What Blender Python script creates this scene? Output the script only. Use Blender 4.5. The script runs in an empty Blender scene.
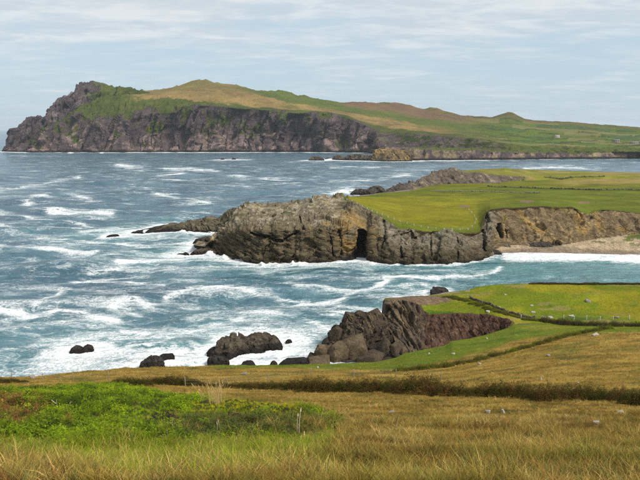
import bpy, bmesh, math, random
import numpy as np
from mathutils import Vector, Matrix, Euler
random.seed(7); RNG = np.random.default_rng(11)
scene = bpy.context.scene
COL = scene.collection

# ------------------------------------------------------------------ camera
CAM_H, FPX, HORIZON = 60.0, 711.0, 129.0
TH = math.atan2(240 - HORIZON, FPX)
cd = bpy.data.cameras.new('camera'); cam = bpy.data.objects.new('camera', cd); COL.objects.link(cam)
cam.location = (0, 0, CAM_H); cam.rotation_euler = (math.pi / 2 - TH, 0, 0)
cd.sensor_width = 36; cd.lens = FPX / 640 * 36; cd.clip_start = 0.2; cd.clip_end = 90000
scene.camera = cam

# ------------------------------------------------------------------ sky, sun, exposure
SUN_EL, SUN_AZ = math.radians(44), math.atan2(0.75, -0.55)      # azimuth from +Y towards +X: right of and behind the camera
world = bpy.data.worlds.new('World'); scene.world = world; world.use_nodes = True
nt = world.node_tree; N = nt.nodes; L = nt.links; N.clear()
def nd(tree, kind, **kw):
    n = tree.nodes.new(kind)
    for k, v in kw.items():
        if k in n.inputs.keys() if hasattr(n.inputs, 'keys') else False: n.inputs[k].default_value = v
        else: setattr(n, k, v)
    return n
def math_node(tree, op, a, b=None, c=None, clamp=False):
    n = tree.nodes.new('ShaderNodeMath'); n.operation = op; n.use_clamp = clamp
    for i, v in enumerate((a, b, c)):
        if v is None: continue
        if isinstance(v, (int, float)): n.inputs[i].default_value = v
        else: tree.links.new(v, n.inputs[i])
    return n.outputs[0]
def mix_col(tree, fac, a, b, blend='MIX'):
    n = tree.nodes.new('ShaderNodeMix'); n.data_type = 'RGBA'; n.blend_type = blend; n.clamp_factor = True
    for sock, v in ((n.inputs[0], fac), (n.inputs[6], a), (n.inputs[7], b)):
        if isinstance(v, (int, float)): sock.default_value = v
        elif isinstance(v, (tuple, list)): sock.default_value = (*v[:3], 1)
        else: tree.links.new(v, sock)
    return n.outputs[2]
def ramp(tree, fac, lo, hi, smooth=True):
    n = tree.nodes.new('ShaderNodeMapRange'); n.interpolation_type = 'SMOOTHSTEP' if smooth else 'LINEAR'
    tree.links.new(fac, n.inputs[0]); n.inputs[1].default_value = lo; n.inputs[2].default_value = hi
    return n.outputs[0]
def noise_tex(tree, vec, scale, detail=4, rough=0.55, dist=0.0):
    n = tree.nodes.new('ShaderNodeTexNoise'); n.inputs['Scale'].default_value = scale
    n.inputs['Detail'].default_value = detail; n.inputs['Roughness'].default_value = rough; n.inputs['Distortion'].default_value = dist
    if vec is not None: tree.links.new(vec, n.inputs['Vector'])
    return n.outputs['Fac']
def mapping(tree, vec, scale=(1, 1, 1), rot=(0, 0, 0)):
    n = tree.nodes.new('ShaderNodeMapping'); n.inputs['Scale'].default_value = scale; n.inputs['Rotation'].default_value = rot
    tree.links.new(vec, n.inputs['Vector']); return n.outputs[0]

sky = N.new('ShaderNodeTexSky'); sky.sky_type = 'NISHITA'; sky.sun_disc = False
sky.sun_elevation = SUN_EL; sky.sun_rotation = SUN_AZ; sky.air_density = 1.0; sky.dust_density = 1.2; sky.ozone_density = 1.5
tc = N.new('ShaderNodeTexCoord'); sep = N.new('ShaderNodeSeparateXYZ'); L.new(tc.outputs['Generated'], sep.inputs[0])
zc = math_node(nt, 'ADD', math_node(nt, 'MAXIMUM', sep.outputs[2], 0.0), 0.10)
cx = math_node(nt, 'DIVIDE', sep.outputs[0], zc); cy = math_node(nt, 'DIVIDE', sep.outputs[1], zc)
cmb = N.new('ShaderNodeCombineXYZ'); L.new(cx, cmb.inputs[0]); L.new(cy, cmb.inputs[1])
n1 = noise_tex(nt, mapping(nt, cmb.outputs[0], (0.7, 1.0, 1)), 1.4, 7, 0.58, 0.7)
n2 = noise_tex(nt, mapping(nt, cmb.outputs[0], (0.9, 1.5, 1), (0, 0, 0.25)), 2.4, 6, 0.6, 0.5)
elev = ramp(nt, sep.outputs[2], 0.06, 0.20)
cov = math_node(nt, 'ADD', math_node(nt, 'MULTIPLY', n1, 0.75), math_node(nt, 'MULTIPLY', n2, 0.45))
cov = math_node(nt, 'ADD', cov, math_node(nt, 'MULTIPLY', elev, 0.36))
mask = math_node(nt, 'MULTIPLY', ramp(nt, cov, 0.48, 0.98), 0.97)
n3 = noise_tex(nt, mapping(nt, cmb.outputs[0], (1.0, 1.5, 1)), 3.4, 6, 0.62, 0.4)
cloud = mix_col(nt, ramp(nt, math_node(nt, 'ADD', math_node(nt, 'MULTIPLY', n2, 0.6), math_node(nt, 'MULTIPLY', n3, 0.4)), 0.40, 0.62), (4.55, 5.05, 5.45), (5.75, 6.05, 6.22))
veil = mix_col(nt, 0.80, sky.outputs[0], (3.75, 4.85, 5.7))            # a thin high veil over the blue
skycol = mix_col(nt, mask, veil, cloud)
bg = N.new('ShaderNodeBackground'); bg.inputs[1].default_value = 0.1; L.new(skycol, bg.inputs[0])
wo = N.new('ShaderNodeOutputWorld'); L.new(bg.outputs[0], wo.inputs[0])

sd = bpy.data.lights.new('sun', 'SUN'); sd.energy = 3.0; sd.angle = math.radians(18); sd.color = (1, 0.95, 0.87)
sun = bpy.data.objects.new('sun', sd); COL.objects.link(sun); sun.location = (50, -50, 400)
sdir = Vector((math.sin(SUN_AZ) * math.cos(SUN_EL), math.cos(SUN_AZ) * math.cos(SUN_EL), math.sin(SUN_EL)))
sun.rotation_euler = sdir.to_track_quat('Z', 'Y').to_euler()
vs = scene.view_settings; vs.view_transform = 'Standard'; vs.look = 'None'; vs.gamma = 1; vs.exposure = 0.46; vs.use_curve_mapping = False
scene.cycles.use_denoising = False; scene.cycles.use_adaptive_sampling = False; world.cycles.sampling_method = 'MANUAL'; world.cycles.sample_map_resolution = 256
scene.cycles.sample_clamp_indirect = 3; scene.cycles.sample_clamp_direct = 8; scene.cycles.max_bounces = 4; scene.cycles.diffuse_bounces = 2; scene.cycles.glossy_bounces = 2; scene.cycles.volume_bounces = 1
scene.cycles.transparent_max_bounces = 4; scene.cycles.caustics_reflective = False; scene.cycles.caustics_refractive = False

# ------------------------------------------------------------------ projection helpers
C_, S_ = math.cos(TH), math.sin(TH)
def ray(px, py):
    px = np.asarray(px, float); py = np.asarray(py, float); u = 240 - py
    return np.stack([px - 320 + 0 * py, FPX * C_ + u * S_ + 0 * px, -FPX * S_ + u * C_ + 0 * px], -1)
def PZ(px, py, z):
    d = ray(px, py); t = (np.asarray(z, float) - CAM_H) / d[..., 2]
    return d * t[..., None] + np.array([0, 0, CAM_H])
def PY(px, py, Y):
    d = ray(px, py); t = np.asarray(Y, float) / d[..., 1]
    return d * t[..., None] + np.array([0, 0, CAM_H])
def project(P):
    q = P - np.array([0, 0, CAM_H]); zf = q[..., 1] * C_ - q[..., 2] * S_; up = q[..., 1] * S_ + q[..., 2] * C_
    zf = np.where(np.abs(zf) < 1e-3, 1e-3, zf)
    return 320 + FPX * q[..., 0] / zf, 240 - FPX * up / zf
def cv(pts, xs): pts = np.array(pts, float); return np.interp(xs, pts[:, 0], pts[:, 1])

# ------------------------------------------------------------------ numpy noise
_perm = RNG.permutation(256); _perm = np.concatenate([_perm, _perm, _perm])
_gr = RNG.normal(size=(256, 3)); _gr /= np.linalg.norm(_gr, axis=1)[:, None]
def _hash(i, j, k): return _perm[_perm[_perm[i & 255] + (j & 255)] + (k & 255)]
def perlin(p):
    p = np.asarray(p, float); i = np.floor(p).astype(int); f = p - i; u = f * f * f * (f * (f * 6 - 15) + 10); out = 0
    for a in (0, 1):
        for b in (0, 1):
            for c in (0, 1):
                g = _gr[_hash(i[..., 0] + a, i[..., 1] + b, i[..., 2] + c)]
                d = g[..., 0] * (f[..., 0] - a) + g[..., 1] * (f[..., 1] - b) + g[..., 2] * (f[..., 2] - c)
                out = out + d * (u[..., 0] if a else 1 - u[..., 0]) * (u[..., 1] if b else 1 - u[..., 1]) * (u[..., 2] if c else 1 - u[..., 2])
    return out * 1.6
def fbm(p, octs=4, gain=0.5, lac=2.03):
    p = np.asarray(p, float); a, s, o = 1.0, 0.0, 0
    for k in range(octs):
        o = o + a * perlin(p + 17.3 * k); s += a; a *= gain; p = p * lac
    return o / s
def ridged(p, octs=4): 
    p = np.asarray(p, float); a, s, o = 1.0, 0.0, 0
    for k in range(octs):
        o = o + a * (1 - 2 * np.abs(perlin(p + 9.1 * k))); s += a; a *= 0.5; p = p * 2.1
    return o / s
_cr = RNG.random((256, 3)); _cv = RNG.random((256, 4)) * 2 - 1
def blocks(p):
    """random level and tilt for each cell: breaks a surface into flat angular blocks; also the distance to the next cell"""
    p = np.asarray(p, float); i = np.floor(p).astype(int)
    best = np.full(p.shape[:-1], 9.0); sec = best.copy(); val = np.zeros_like(best)
    for a in (-1, 0, 1):
        for b in (-1, 0, 1):
            for c in (-1, 0, 1):
                ii = i + np.array([a, b, c]); h = _hash(ii[..., 0], ii[..., 1], ii[..., 2])
                o = p - (ii + _cr[h]); d = (o * o).sum(-1); r = _cv[h]
                v = r[..., 0] + 0.9 * (o * r[..., 1:]).sum(-1)
                nearer = d < best
                sec = np.where(nearer, best, np.minimum(sec, d)); val = np.where(nearer, v, val); best = np.where(nearer, d, best)
    return val, np.sqrt(sec) - np.sqrt(best)
def rot_frame(rx, ry, rz): return np.array(Euler((rx, ry, rz)).to_matrix())
def smooth1(a, k):
    if k < 1: return a
    ker = np.exp(-np.linspace(-2, 2, 2 * k + 1) ** 2); ker /= ker.sum()
    return np.convolve(np.pad(a, k, mode='edge'), ker, 'valid')
def sst(x, a, b): t = np.clip((np.asarray(x, float) - a) / (b - a), 0, 1); return t * t * (3 - 2 * t)
def lerp(a, b, w): return a + (b - a) * w
def saw(x): return 2 * (x - np.floor(x)) - 1
def mixc(c, new, w): return c * (1 - w[..., None]) + np.array(new) * w[..., None]

# ------------------------------------------------------------------ mesh helpers
def tag(o, label=None, cat=None, group=None, kind=None):
    if label: o['label'] = label
    if cat: o['category'] = cat
    if group: o['group'] = group
    if kind: o['kind'] = kind
    return o
def link(name, me, mat=None, parent=None):
    o = bpy.data.objects.new(name, me); COL.objects.link(o)
    if mat and me is not None and not me.materials: me.materials.append(mat)
    if parent: o.parent = parent
    return o
def empty(name, loc):
    o = bpy.data.objects.new(name, None); COL.objects.link(o); o.location = loc; return o
def mesh_np(name, V, quads=None, tris=None, smooth=True, attrs=None):
    V = np.asarray(V, np.float32).reshape(-1, 3); me = bpy.data.meshes.new(name)
    nq = 0 if quads is None else len(quads); ntr = 0 if tris is None else len(tris)
    me.vertices.add(len(V)); me.vertices.foreach_set('co', V.ravel())
    idx = []; st = []; c = 0
    if nq: idx.append(np.asarray(quads, np.int32).ravel()); st.append(np.arange(nq) * 4); c = nq * 4
    if ntr: idx.append(np.asarray(tris, np.int32).ravel()); st.append(c + np.arange(ntr) * 3)
    idx = np.concatenate(idx); st = np.concatenate(st).astype(np.int32)
    me.loops.add(len(idx)); me.loops.foreach_set('vertex_index', idx)
    me.polygons.add(len(st)); me.polygons.foreach_set('loop_start', st)
    if smooth: me.polygons.foreach_set('use_smooth', np.ones(len(st), bool))
    me.update(calc_edges=True)
    if attrs and 'rock' in attrs and 'strata' not in attrs: attrs = dict(attrs, strata=V @ rot_frame(0.3, 0.6, 0.2).astype(np.float32))
    for k, a in (attrs or {}).items():
        a = np.asarray(a, np.float32)
        if a.ndim >= 2 and a.shape[-1] == 3:
            a = a.reshape(-1, 3); at = me.attributes.new(k, 'FLOAT_COLOR', 'POINT')
            at.data.foreach_set('color', np.concatenate([a, np.ones((len(a), 1), np.float32)], 1).ravel())
        else:
            at = me.attributes.new(k, 'FLOAT', 'POINT'); at.data.foreach_set('value', a.ravel())
    return me
def grid_quads(nv, ns, flip=False):
    a = np.arange(nv * ns).reshape(nv, ns)
    q = np.stack([a[:-1, :-1], a[:-1, 1:], a[1:, 1:], a[1:, :-1]], -1).reshape(-1, 4)
    return q[:, ::-1] if flip else q
def grid_normals(P):
    n = np.cross(np.gradient(P, axis=1), np.gradient(P, axis=0)); ln = np.linalg.norm(n, axis=-1, keepdims=True)
    return n / np.maximum(ln, 1e-9)
def loft(rows, subs):
    """rows: list of (ns,3); subs: steps between neighbouring rows. Returns P (nv,ns,3) and v (nv,) = row index + fraction"""
    out, v = [], []
    for j in range(len(rows) - 1):
        for k in range(subs[j]):
            t = k / subs[j]; out.append(rows[j] * (1 - t) + rows[j + 1] * t); v.append(j + t)
    out.append(rows[-1]); v.append(len(rows) - 1.0)
    return np.array(out), np.array(v)
def smooth_v(P, k, w):
    Q = P.copy()
    for _ in range(k): Q[1:-1] = (Q[:-2] + 2 * Q[1:-1] + Q[2:]) / 4
    return P * (1 - w) + Q * w

# ------------------------------------------------------------------ materials
def new_mat(name):
    m = bpy.data.materials.new(name); m.use_nodes = True; t = m.node_tree; t.nodes.clear()
    out = t.nodes.new('ShaderNodeOutputMaterial'); b = t.nodes.new('ShaderNodeBsdfPrincipled'); t.links.new(b.outputs[0], out.inputs[0])
    return m, t, b
def attr(t, name, typ='GEOMETRY', sock='Fac'):
    n = t.nodes.new('ShaderNodeAttribute'); n.attribute_name = name; n.attribute_type = typ; return n.outputs[sock]
def bump(t, height, strength, dist, prev=None):
    n = t.nodes.new('ShaderNodeBump'); n.inputs['Strength'].default_value = strength; n.inputs['Distance'].default_value = dist
    t.links.new(height, n.inputs['Height'])
    if prev is not None: t.links.new(prev, n.inputs['Normal'])
    return n.outputs[0]
def scale_col(t, col, fac, lo, hi):
    """multiply a colour by a factor that runs lo..hi with fac"""
    r = t.nodes.new('ShaderNodeMapRange'); t.links.new(fac, r.inputs[0]); r.inputs[1].default_value = 0.25; r.inputs[2].default_value = 0.75
    r.inputs[3].default_value = lo; r.inputs[4].default_value = hi
    m = t.nodes.new('ShaderNodeVectorMath'); m.operation = 'SCALE'; t.links.new(col, m.inputs[0]); t.links.new(r.outputs[0], m.inputs[3])
    return m.outputs[0]
def terrain_mat(name, unit, dip=(0.4, 0.3, 0.2), squash=4.0, gbump=0.5, rbump=0.9, grass_var=(0.72, 1.3), rock_var=(0.5, 1.55)):
    """unit: size in metres of the finest grain wanted"""
    m, t, b = new_mat(name); g = t.nodes.new('ShaderNodeNewGeometry'); pos = g.outputs['Position']
    col = attr(t, 'col', sock='Color'); rock = attr(t, 'rock')
    st = mapping(t, attr(t, 'strata', sock='Vector'), (1, 1, squash))
    ns = noise_tex(t, st, 0.07 / unit, 9, 0.66, 0.5); nf = noise_tex(t, pos, 0.45 / unit, 6, 0.7)
    nl = noise_tex(t, pos, 0.02 / unit, 5, 0.6)
    vo = t.nodes.new('ShaderNodeTexVoronoi'); vo.feature = 'DISTANCE_TO_EDGE'; vo.inputs['Scale'].default_value = 0.16 / unit
    wv = t.nodes.new('ShaderNodeVectorMath'); wv.operation = 'ADD'
    nc = t.nodes.new('ShaderNodeTexNoise'); nc.inputs['Scale'].default_value = 0.3 / unit; nc.inputs['Detail'].default_value = 3; t.links.new(st, nc.inputs['Vector'])
    sc = t.nodes.new('ShaderNodeVectorMath'); sc.operation = 'SCALE'; sc.inputs[3].default_value = 4 * unit; t.links.new(nc.outputs['Color'], sc.inputs[0])
    t.links.new(st, wv.inputs[0]); t.links.new(sc.outputs[0], wv.inputs[1]); t.links.new(wv.outputs[0], vo.inputs['Vector'])
    crack = ramp(t, vo.outputs['Distance'], 0.0, 0.12)
    rc = scale_col(t, col, ns, *rock_var); rc = scale_col(t, rc, nf, 0.7, 1.3)
    gc = scale_col(t, col, nl, *grass_var); gc = scale_col(t, gc, nf, 0.55, 1.4)
    gc = mix_col(t, math_node(t, 'MULTIPLY', ramp(t, noise_tex(t, pos, 0.1 / unit, 6, 0.65), 0.46, 0.72), 0.5), gc, (0.17, 0.135, 0.02))
    rk = ramp(t, math_node(t, 'ADD', rock, math_node(t, 'MULTIPLY', math_node(t, 'SUBTRACT', noise_tex(t, pos, 0.12 / unit, 7, 0.65), 0.5), 1.1)), 0.40, 0.60)
    t.links.new(mix_col(t, rk, gc, rc), b.inputs['Base Color']); b.inputs['Roughness'].default_value = 0.95; b.inputs['Specular IOR Level'].default_value = 0.06
    hr = math_node(t, 'ADD', math_node(t, 'MULTIPLY', ns, 1.4), math_node(t, 'ADD', math_node(t, 'MULTIPLY', crack, 0.14), math_node(t, 'MULTIPLY', nf, 0.4)))
    hg = math_node(t, 'ADD', nf, math_node(t, 'MULTIPLY', noise_tex(t, pos, 0.16 / unit, 5, 0.6), 1.2))
    h = t.nodes.new('ShaderNodeMix'); t.links.new(rk, h.inputs[0]); t.links.new(math_node(t, 'MULTIPLY', hg, gbump), h.inputs[2]); t.links.new(math_node(t, 'MULTIPLY', hr, rbump * 2.2), h.inputs[3])
    t.links.new(bump(t, h.outputs[0], 1.0, 2.6 * unit), b.inputs['Normal'])
    return m
MAT_FAR = terrain_mat('far_cliff_and_moor', 2.2, (0.15, 0.5, 0.1), 0.25, rock_var=(0.6, 1.45))
MAT_MID = terrain_mat('mid_cliff_and_pasture', 0.42, (0.2, 0.75, 0.1), 3.2, grass_var=(0.6, 1.4))
MAT_NEAR = terrain_mat('near_rock_and_turf', 0.22, (0.3, -0.9, 0.3), 3.0)
MAT_HILL = terrain_mat('rough_hill_turf', 0.10, gbump=1.0, grass_var=(0.75, 1.25))
def flat_mat(name, c, rough=0.8, var=0.3, scale=3.0, bumpd=0.0):
    m, t, b = new_mat(name); tcn = t.nodes.new('ShaderNodeTexCoord'); n = noise_tex(t, tcn.outputs['Object'], scale, 6, 0.65)
    rgb = t.nodes.new('ShaderNodeRGB'); rgb.outputs[0].default_value = (*c, 1)
    t.links.new(scale_col(t, rgb.outputs[0], n, 1 - var, 1 + var), b.inputs['Base Color']); b.inputs['Roughness'].default_value = rough
    b.inputs['Specular IOR Level'].default_value = 0.25
    if bumpd: t.links.new(bump(t, n, 0.8, bumpd), b.inputs['Normal'])
    return m
M_WOOD = flat_mat('weathered_post_wood', (0.24, 0.19, 0.14), 0.85, 0.35, 6)
M_WIRE = flat_mat('galvanised_wire', (0.3, 0.3, 0.3), 0.5, 0.1)
M_STONE = flat_mat('pale_lichened_stone', (0.36, 0.325, 0.265), 0.9, 0.35, 5, 0.03)
M_GSTONE = flat_mat('grey_stone', (0.23, 0.205, 0.175), 0.9, 0.4, 5, 0.03)
M_STRAW = flat_mat('bleached_straw', (0.62, 0.44, 0.19), 0.8, 0.25, 4)
M_TWIG = flat_mat('bare_bleached_twig', (0.50, 0.40, 0.28), 0.85, 0.25, 8)
M_PAINT = flat_mat('whitewashed_wall', (0.42, 0.40, 0.37), 0.8, 0.08)
M_SLATE = flat_mat('slate_roof', (0.16, 0.16, 0.18), 0.7, 0.2)
M_PANE = flat_mat('dark_window', (0.03, 0.035, 0.04), 0.2, 0.1)
SHORE = []                                            # waterline points, for the foam

# ================================================================== FAR HEADLAND
px = np.linspace(2, 1000, 1050)
w_py = cv([(2,151.2),(30,152),(200,151.8),(300,151.6),(372,152.3),(380,156),(386,160),(410,160.2),(500,159.4),(560,158.7),(640,158.3),(1000,158.3)], px)
w_py += 0.25 * fbm(np.stack([px / 9, px * 0, px * 0 + 3], -1))
F1 = PZ(px, w_py, 0.0); Y1 = F1[:, 1]; SHORE.append(F1[:, :2])
F0 = F1 + np.array([0, -6, -8])
right = sst(px, 360, 400)
YB = smooth1(cv([(2,1905),(200,1885),(330,1870),(372,1850),(450,1690),(520,1570),(640,1490),(1000,1490)], px), 25)
def frow(pypts, Yv, k=0): return PY(px, smooth1(cv(pypts, px), k), Yv)
F2 = frow([(2,151),(60,148),(200,146),(372,148),(380,149.5),(386,149.6),(410,149.6),(450,150.8),(500,152.2),(560,153),(640,152.8),(1000,152.8)], Y1 + lerp(8, 10, right))
F3 = frow([(2,151),(40,142),(100,138),(200,134),(300,136),(372,145),(386,147.6),(410,147.8),(480,148.8),(500,150),(560,151.6),(640,151.6),(1000,151.6)], lerp(Y1 + 22, YB - 25, right))
cl = [(2,151),(26,143),(33,137),(40,131.5),(62,121.5),(75,112),(80,113),(92,121),(105,119),(120,114),(128,112),(140,112),(160,114),(175,112),(184,106),(200,105),(220,106.5),(240,108),(256,109),(290,112),(320,113.5),(345,117),(365,125),(375,131),(384,134),(400,133),(430,134.5),(455,136.5),(475,138),(490,140),(505,143.5),(530,146),(640,148.5),(1000,149)]
F4 = frow(cl, YB + 45, 2)
F5 = frow([(2,151),(26,142),(33,136),(40,130.5),(62,120.5),(75,109),(90,103),(100,98),(128,96),(150,98),(170,100),(185,101.5),(256,107),(290,110),(320,111.5),(345,115),(365,121.5),(384,127),(410,130.5),(430,132),(460,135),(500,141),(530,143),(640,145.5),(1000,146)], YB + 130, 9)
F6 = frow([(2,151),(26,141),(33,135),(40,130),(62,120),(75,108),(90,101.5),(100,96.7),(128,92.8),(160,92),(185,88.5),(210,88),(240,92),(256,95),(280,101),(300,105),(345,112),(384,119),(410,124.5),(440,129),(460,132),(500,137),(640,141),(1000,142)], YB + 260, 9)
F7 = frow([(2,151),(26,140.5),(33,134.5),(40,129),(62,119.5),(75,107.5),(90,100.7),(100,96.4),(128,92),(160,91.2),(185,86),(210,83.5),(240,88),(256,91.5),(280,94),(300,98.5),(325,102),(345,106),(384,111),(420,117),(460,121.5),(512,126.5),(560,130),(640,134),(1000,136)], YB + lerp(370, 480, right), 9)
top = cv([(2,151),(24,147),(26,140),(33,134),(40,128.5),(47,124),(62,119),(75,107),(90,100),(100,96),(115,93.5),(128,91),(140,90.2),(160,90),(170,88),(178,86),(185,84),(193,80.5),(197,79.3),(203,79.8),(206,79),(210,81.5),(214,83.2),(217,82.6),(222,84),(238,85.2),(248,88),(256,90),(268,91.2),(271,90),(275,91),(280,90),(286,91),(298,96),(304,95),(312,98),(325,100),(343,103.5),(352,101.8),(360,101.5),(384,102),(395,102),(408,104.5),(418,108),(425,109),(430,107.8),(437,108),(445,111),(460,115.5),(468,115.2),(475,116),(492,117),(498,115),(502,113.8),(508,112.3),(513,113),(518,116),(525,119),(532,120),(545,121),(580,122.5),(610,125),(640,127),(1000,128.5)], px)
F8 = PY(px, top, YB + lerp(480, 760, right))
F9 = F8 + np.array([0, 500, -60.0]); F9[:, 2] = np.minimum(F9[:, 2], -8)
P, v = loft([F0, F1, F2, F3, F4, F5, F6, F7, F8, F9], [2, 14, 16, 34, 10, 14, 12, 16, 6])
V2 = np.broadcast_to(v[:, None], P.shape[:2]); PX = np.broadcast_to(px, V2.shape)
hills = sst(V2, 3.8, 4.4) * (1 - sst(V2, 8.0, 8.3))
P = np.where(((hills > 0.5) & (V2 < 7.4))[..., None], smooth_v(P, 10, 1.0), P)
n = grid_normals(P); n = np.where(n[..., 1:2] > 0.0, -n, n)
cliff = sst(V2, 0.9, 1.2) * (1 - sst(V2, 3.7, 4.15)); endw = sst(PX, 2, 22)
R = rot_frame(0.15, 0.42, 0.1); q = P @ R
b1, e1 = blocks(q * np.array([1 / 34, 1 / 60, 1 / 110])); b2, e2 = blocks(q * np.array([1 / 11, 1 / 20, 1 / 34]) + 5)
big = cliff * (1 - right); rdg = ridged(q * np.array([1 / 62, 1 / 110, 1 / 260]), 3)
disp = big * (b1 * 14 + rdg * 24 - 7) + cliff * (b2 * lerp(4.5, 2.0, right) + fbm(P / 9, 3) * 2)
lump = sst(V2, 3.7, 4.2) * (1 - sst(V2, 5.0, 5.6)) * (1 - sst(PX, 180, 260)); disp = disp + lump * (b2 * 3.5 + fbm(P / 14, 3) * 5)
P = P + n * (disp * endw)[..., None]
P[..., 2] += hills * (fbm(P / 120, 4) * 7 + fbm(P / 25, 3) * 1.6) * sst(PX, 60, 160)
# rocky tors along the crest
crest = np.exp(-((V2 - 8.0) / 0.35) ** 2)
P[..., 2] += crest * np.maximum(0, fbm(np.stack([P[..., 0] / 14, P[..., 0] * 0, P[..., 0] * 0 + 2], -1), 3) - 0.10) * 11 * (1 - 0.8 * sst(PX, 300, 420))
fn = fbm(P / 40, 4); fn2 = fbm(P / 14, 3); fn3 = fbm(P / 160, 3)
green = np.array([0.072, 0.092, 0.020]); gold = np.array([0.25, 0.17, 0.065]); brown = np.array([0.15, 0.09, 0.055])
col = np.ones(P.shape) * np.array([0.105, 0.076, 0.078])
col = mixc(col, (0.33, 0.23, 0.205), sst(fn * 0.7 + fn2 * 0.5 + rdg * 0.35 - 0.30 * (P[..., 2] / 120) + 0.05, 0.02, 0.42) * cliff)
gl = sst(V2, 4.0, 5.0)
gv = V2 + (fn * 0.8 + fn2 * 0.7) * np.where(PX < 380, 1.0, 0.4); col = mixc(col, green * 0.85, sst(gv, 3.9, 4.1)); col = mixc(col, (0.13, 0.115, 0.04), sst(gv, 4.0, 4.3) * sst(fn3 + fn * 0.4, 0.05, 0.35) * 0.6)
goldw = sst(V2 + fn * 0.5, 4.9, 5.15) * (1 - sst(V2 + fn * 0.5, 5.95, 6.25)) * sst(PX, 118, 140) * (1 - sst(PX, 425, 470))
greenw = sst(V2 + fn * 0.3, 5.9, 6.2)
col = mixc(col, green * 1.15, greenw * sst(PX, 225, 270)); col = mixc(col, lerp(gold, green, 0.45), greenw * (1 - sst(PX, 225, 270)) * sst(PX, 120, 150))
col = mixc(col, gold, goldw); col = mixc(col, (0.15, 0.10, 0.045), goldw * sst(fn3 + fn * 0.5, 0.08, 0.35) * 0.8); col = mixc(col, (0.10, 0.10, 0.025), goldw * sst(-fn3 + fn2 * 0.3, 0.15, 0.4) * 0.7)
brw = sst(V2 + fn * 0.35, 6.85, 7.15) * sst(PX, 335, 350) * (1 - 0.45 * sst(PX, 520, 600))
col = mixc(col, brown, brw * sst(fn3 + 0.45, 0.1, 0.3))
col = mixc(col, green * 0.9, sst(V2, 7.6, 7.9) * sst(fn + 0.1, 0, 0.2) * sst(PX, 415, 430))
# the farmed slope on the right: long field strips between hedges
farm = sst(PX, 440, 520) * sst(V2, 3.2, 4.2) * (1 - sst(V2, 7.3, 7.9))
strip = np.floor((V2 + 0.0016 * (PX - 500)) * 3.2); lot = np.floor(PX / 37 + strip * 0.37)
rnd = (np.sin(strip * 12.99 + lot * 78.2) * 43758.5) % 1.0
col = mixc(col, (0.085, 0.125, 0.02), farm); col = mixc(col, (0.155, 0.15, 0.055), farm * (rnd > 0.68)); col = mixc(col, (0.055, 0.095, 0.03), farm * (rnd < 0.25))
fs = ((V2 + 0.0016 * (PX - 500)) * 3.2) % 1.0
col = mixc(col, (0.035, 0.05, 0.02), farm * ((fs < 0.10) & (fn2 > -0.25)))
P[..., 2] += farm * ((fs < 0.10) & (fn2 > -0.25)) * 2.0
# green ledges on the cliff, golden low rocks on the right
ledge = cliff * (1 - right) * sst(fn * 1.1 + fn2 * 0.5 + 0.0016 * (P[..., 2] - 40) - 0.10, 0.05, 0.25) * sst(V2, 1.5, 2.2)
col = mixc(col, green * 0.75, ledge)
low = right * sst(V2, 0.9, 1.1) * (1 - sst(V2, 1.95, 2.2))
col = mixc(col, (0.27, 0.21, 0.13), low * sst(fn + fn2, -0.15, 0.3)); col = mixc(col, (0.33, 0.21, 0.08), low * sst(fn2 + 0.25, 0.2, 0.5) * (1 - sst(PX, 395, 420)))
flat = right * sst(V2, 1.95, 2.2) * (1 - sst(V2, 2.9, 3.1)); col = mixc(col, green, flat * sst(PX, 398, 420))
upper = right * sst(V2, 2.95, 3.1) * (1 - sst(V2, 3.8, 4.0)); col = mixc(col, green * 0.62, upper * sst(fn + fn2 + 0.15, 0.0, 0.2) ); col = mixc(col, green, upper * sst(PX, 490, 515))
col = mixc(col, (0.03, 0.026, 0.024), sst(-P[..., 2], -5, -1.5))
poke = (1 - sst(gv, 3.9, 4.1)) * (V2 < 4.9) * (V2 > 3.7) * (PX < 380); rock = np.maximum(cliff * (1 - sst(gv, 3.9, 4.1) * (PX < 380)), poke) * (1 - ledge) * (1 - flat * sst(PX, 398, 420)) * (1 - upper * sst(PX, 490, 515))
o = link('far_headland', mesh_np('far_headland', P, grid_quads(*P.shape[:2]), attrs={'col': col, 'rock': rock, 'strata': P @ rot_frame(0.15, 0.42, 0.1)}), MAT_FAR); tag(o, kind='structure')
FARP, FARV, FARPX = P, V2, PX

# crag ridge standing behind its seaward end
px = np.linspace(1.5, 152, 420)
sk = cv([(1.5,151.3),(4,146.5),(8,145.5),(9,139),(13,134),(14,128.5),(19,128),(20,124.5),(24,124.5),(26,118.5),(30,116.5),(35,117),(38,115.8),(46,118),(47,120.5),(48,113),(52,106),(56,103.5),(58,100),(62,98.5),(64,96.5),(68,97),(71,92.5),(76,92.5),(77,86),(84,84),(90,83.5),(93,82.5),(100,83),(110,85.5),(115,88),(128,88.7),(140,90.5),(152,95)], px)
sk = sk + (1.5 * ridged(np.stack([px / 6.5, px * 0 + 4, px * 0], -1), 3) - 0.3) * sst(px, 4, 10) * (1 - sst(px, 84, 100)) * -1.0
G1 = PZ(px, 151.0 + 0 * px, 0.0); SHORE.append(G1[::4, :2]); G0 = G1 + np.array([0, -6, -8])
Gt = PY(px, sk, G1[:, 1] + 20 + 130 * sst(px, 2, 90)); Gm = lerp(G1, Gt, 0.5) + np.array([0, -10, 0]) * sst(px, 2, 40)[:, None]
Gr = Gt + np.array([0, 40, -6.0]); Gb = Gt + np.array([0, 260, 0.0]); Gb[:, 2] = -8
P, v = loft([G0, G1, Gm, Gt, Gr, Gb], [2, 40, 46, 4, 14]); V2 = np.broadcast_to(v[:, None], P.shape[:2]); PX = np.broadcast_to(px, V2.shape)
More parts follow.
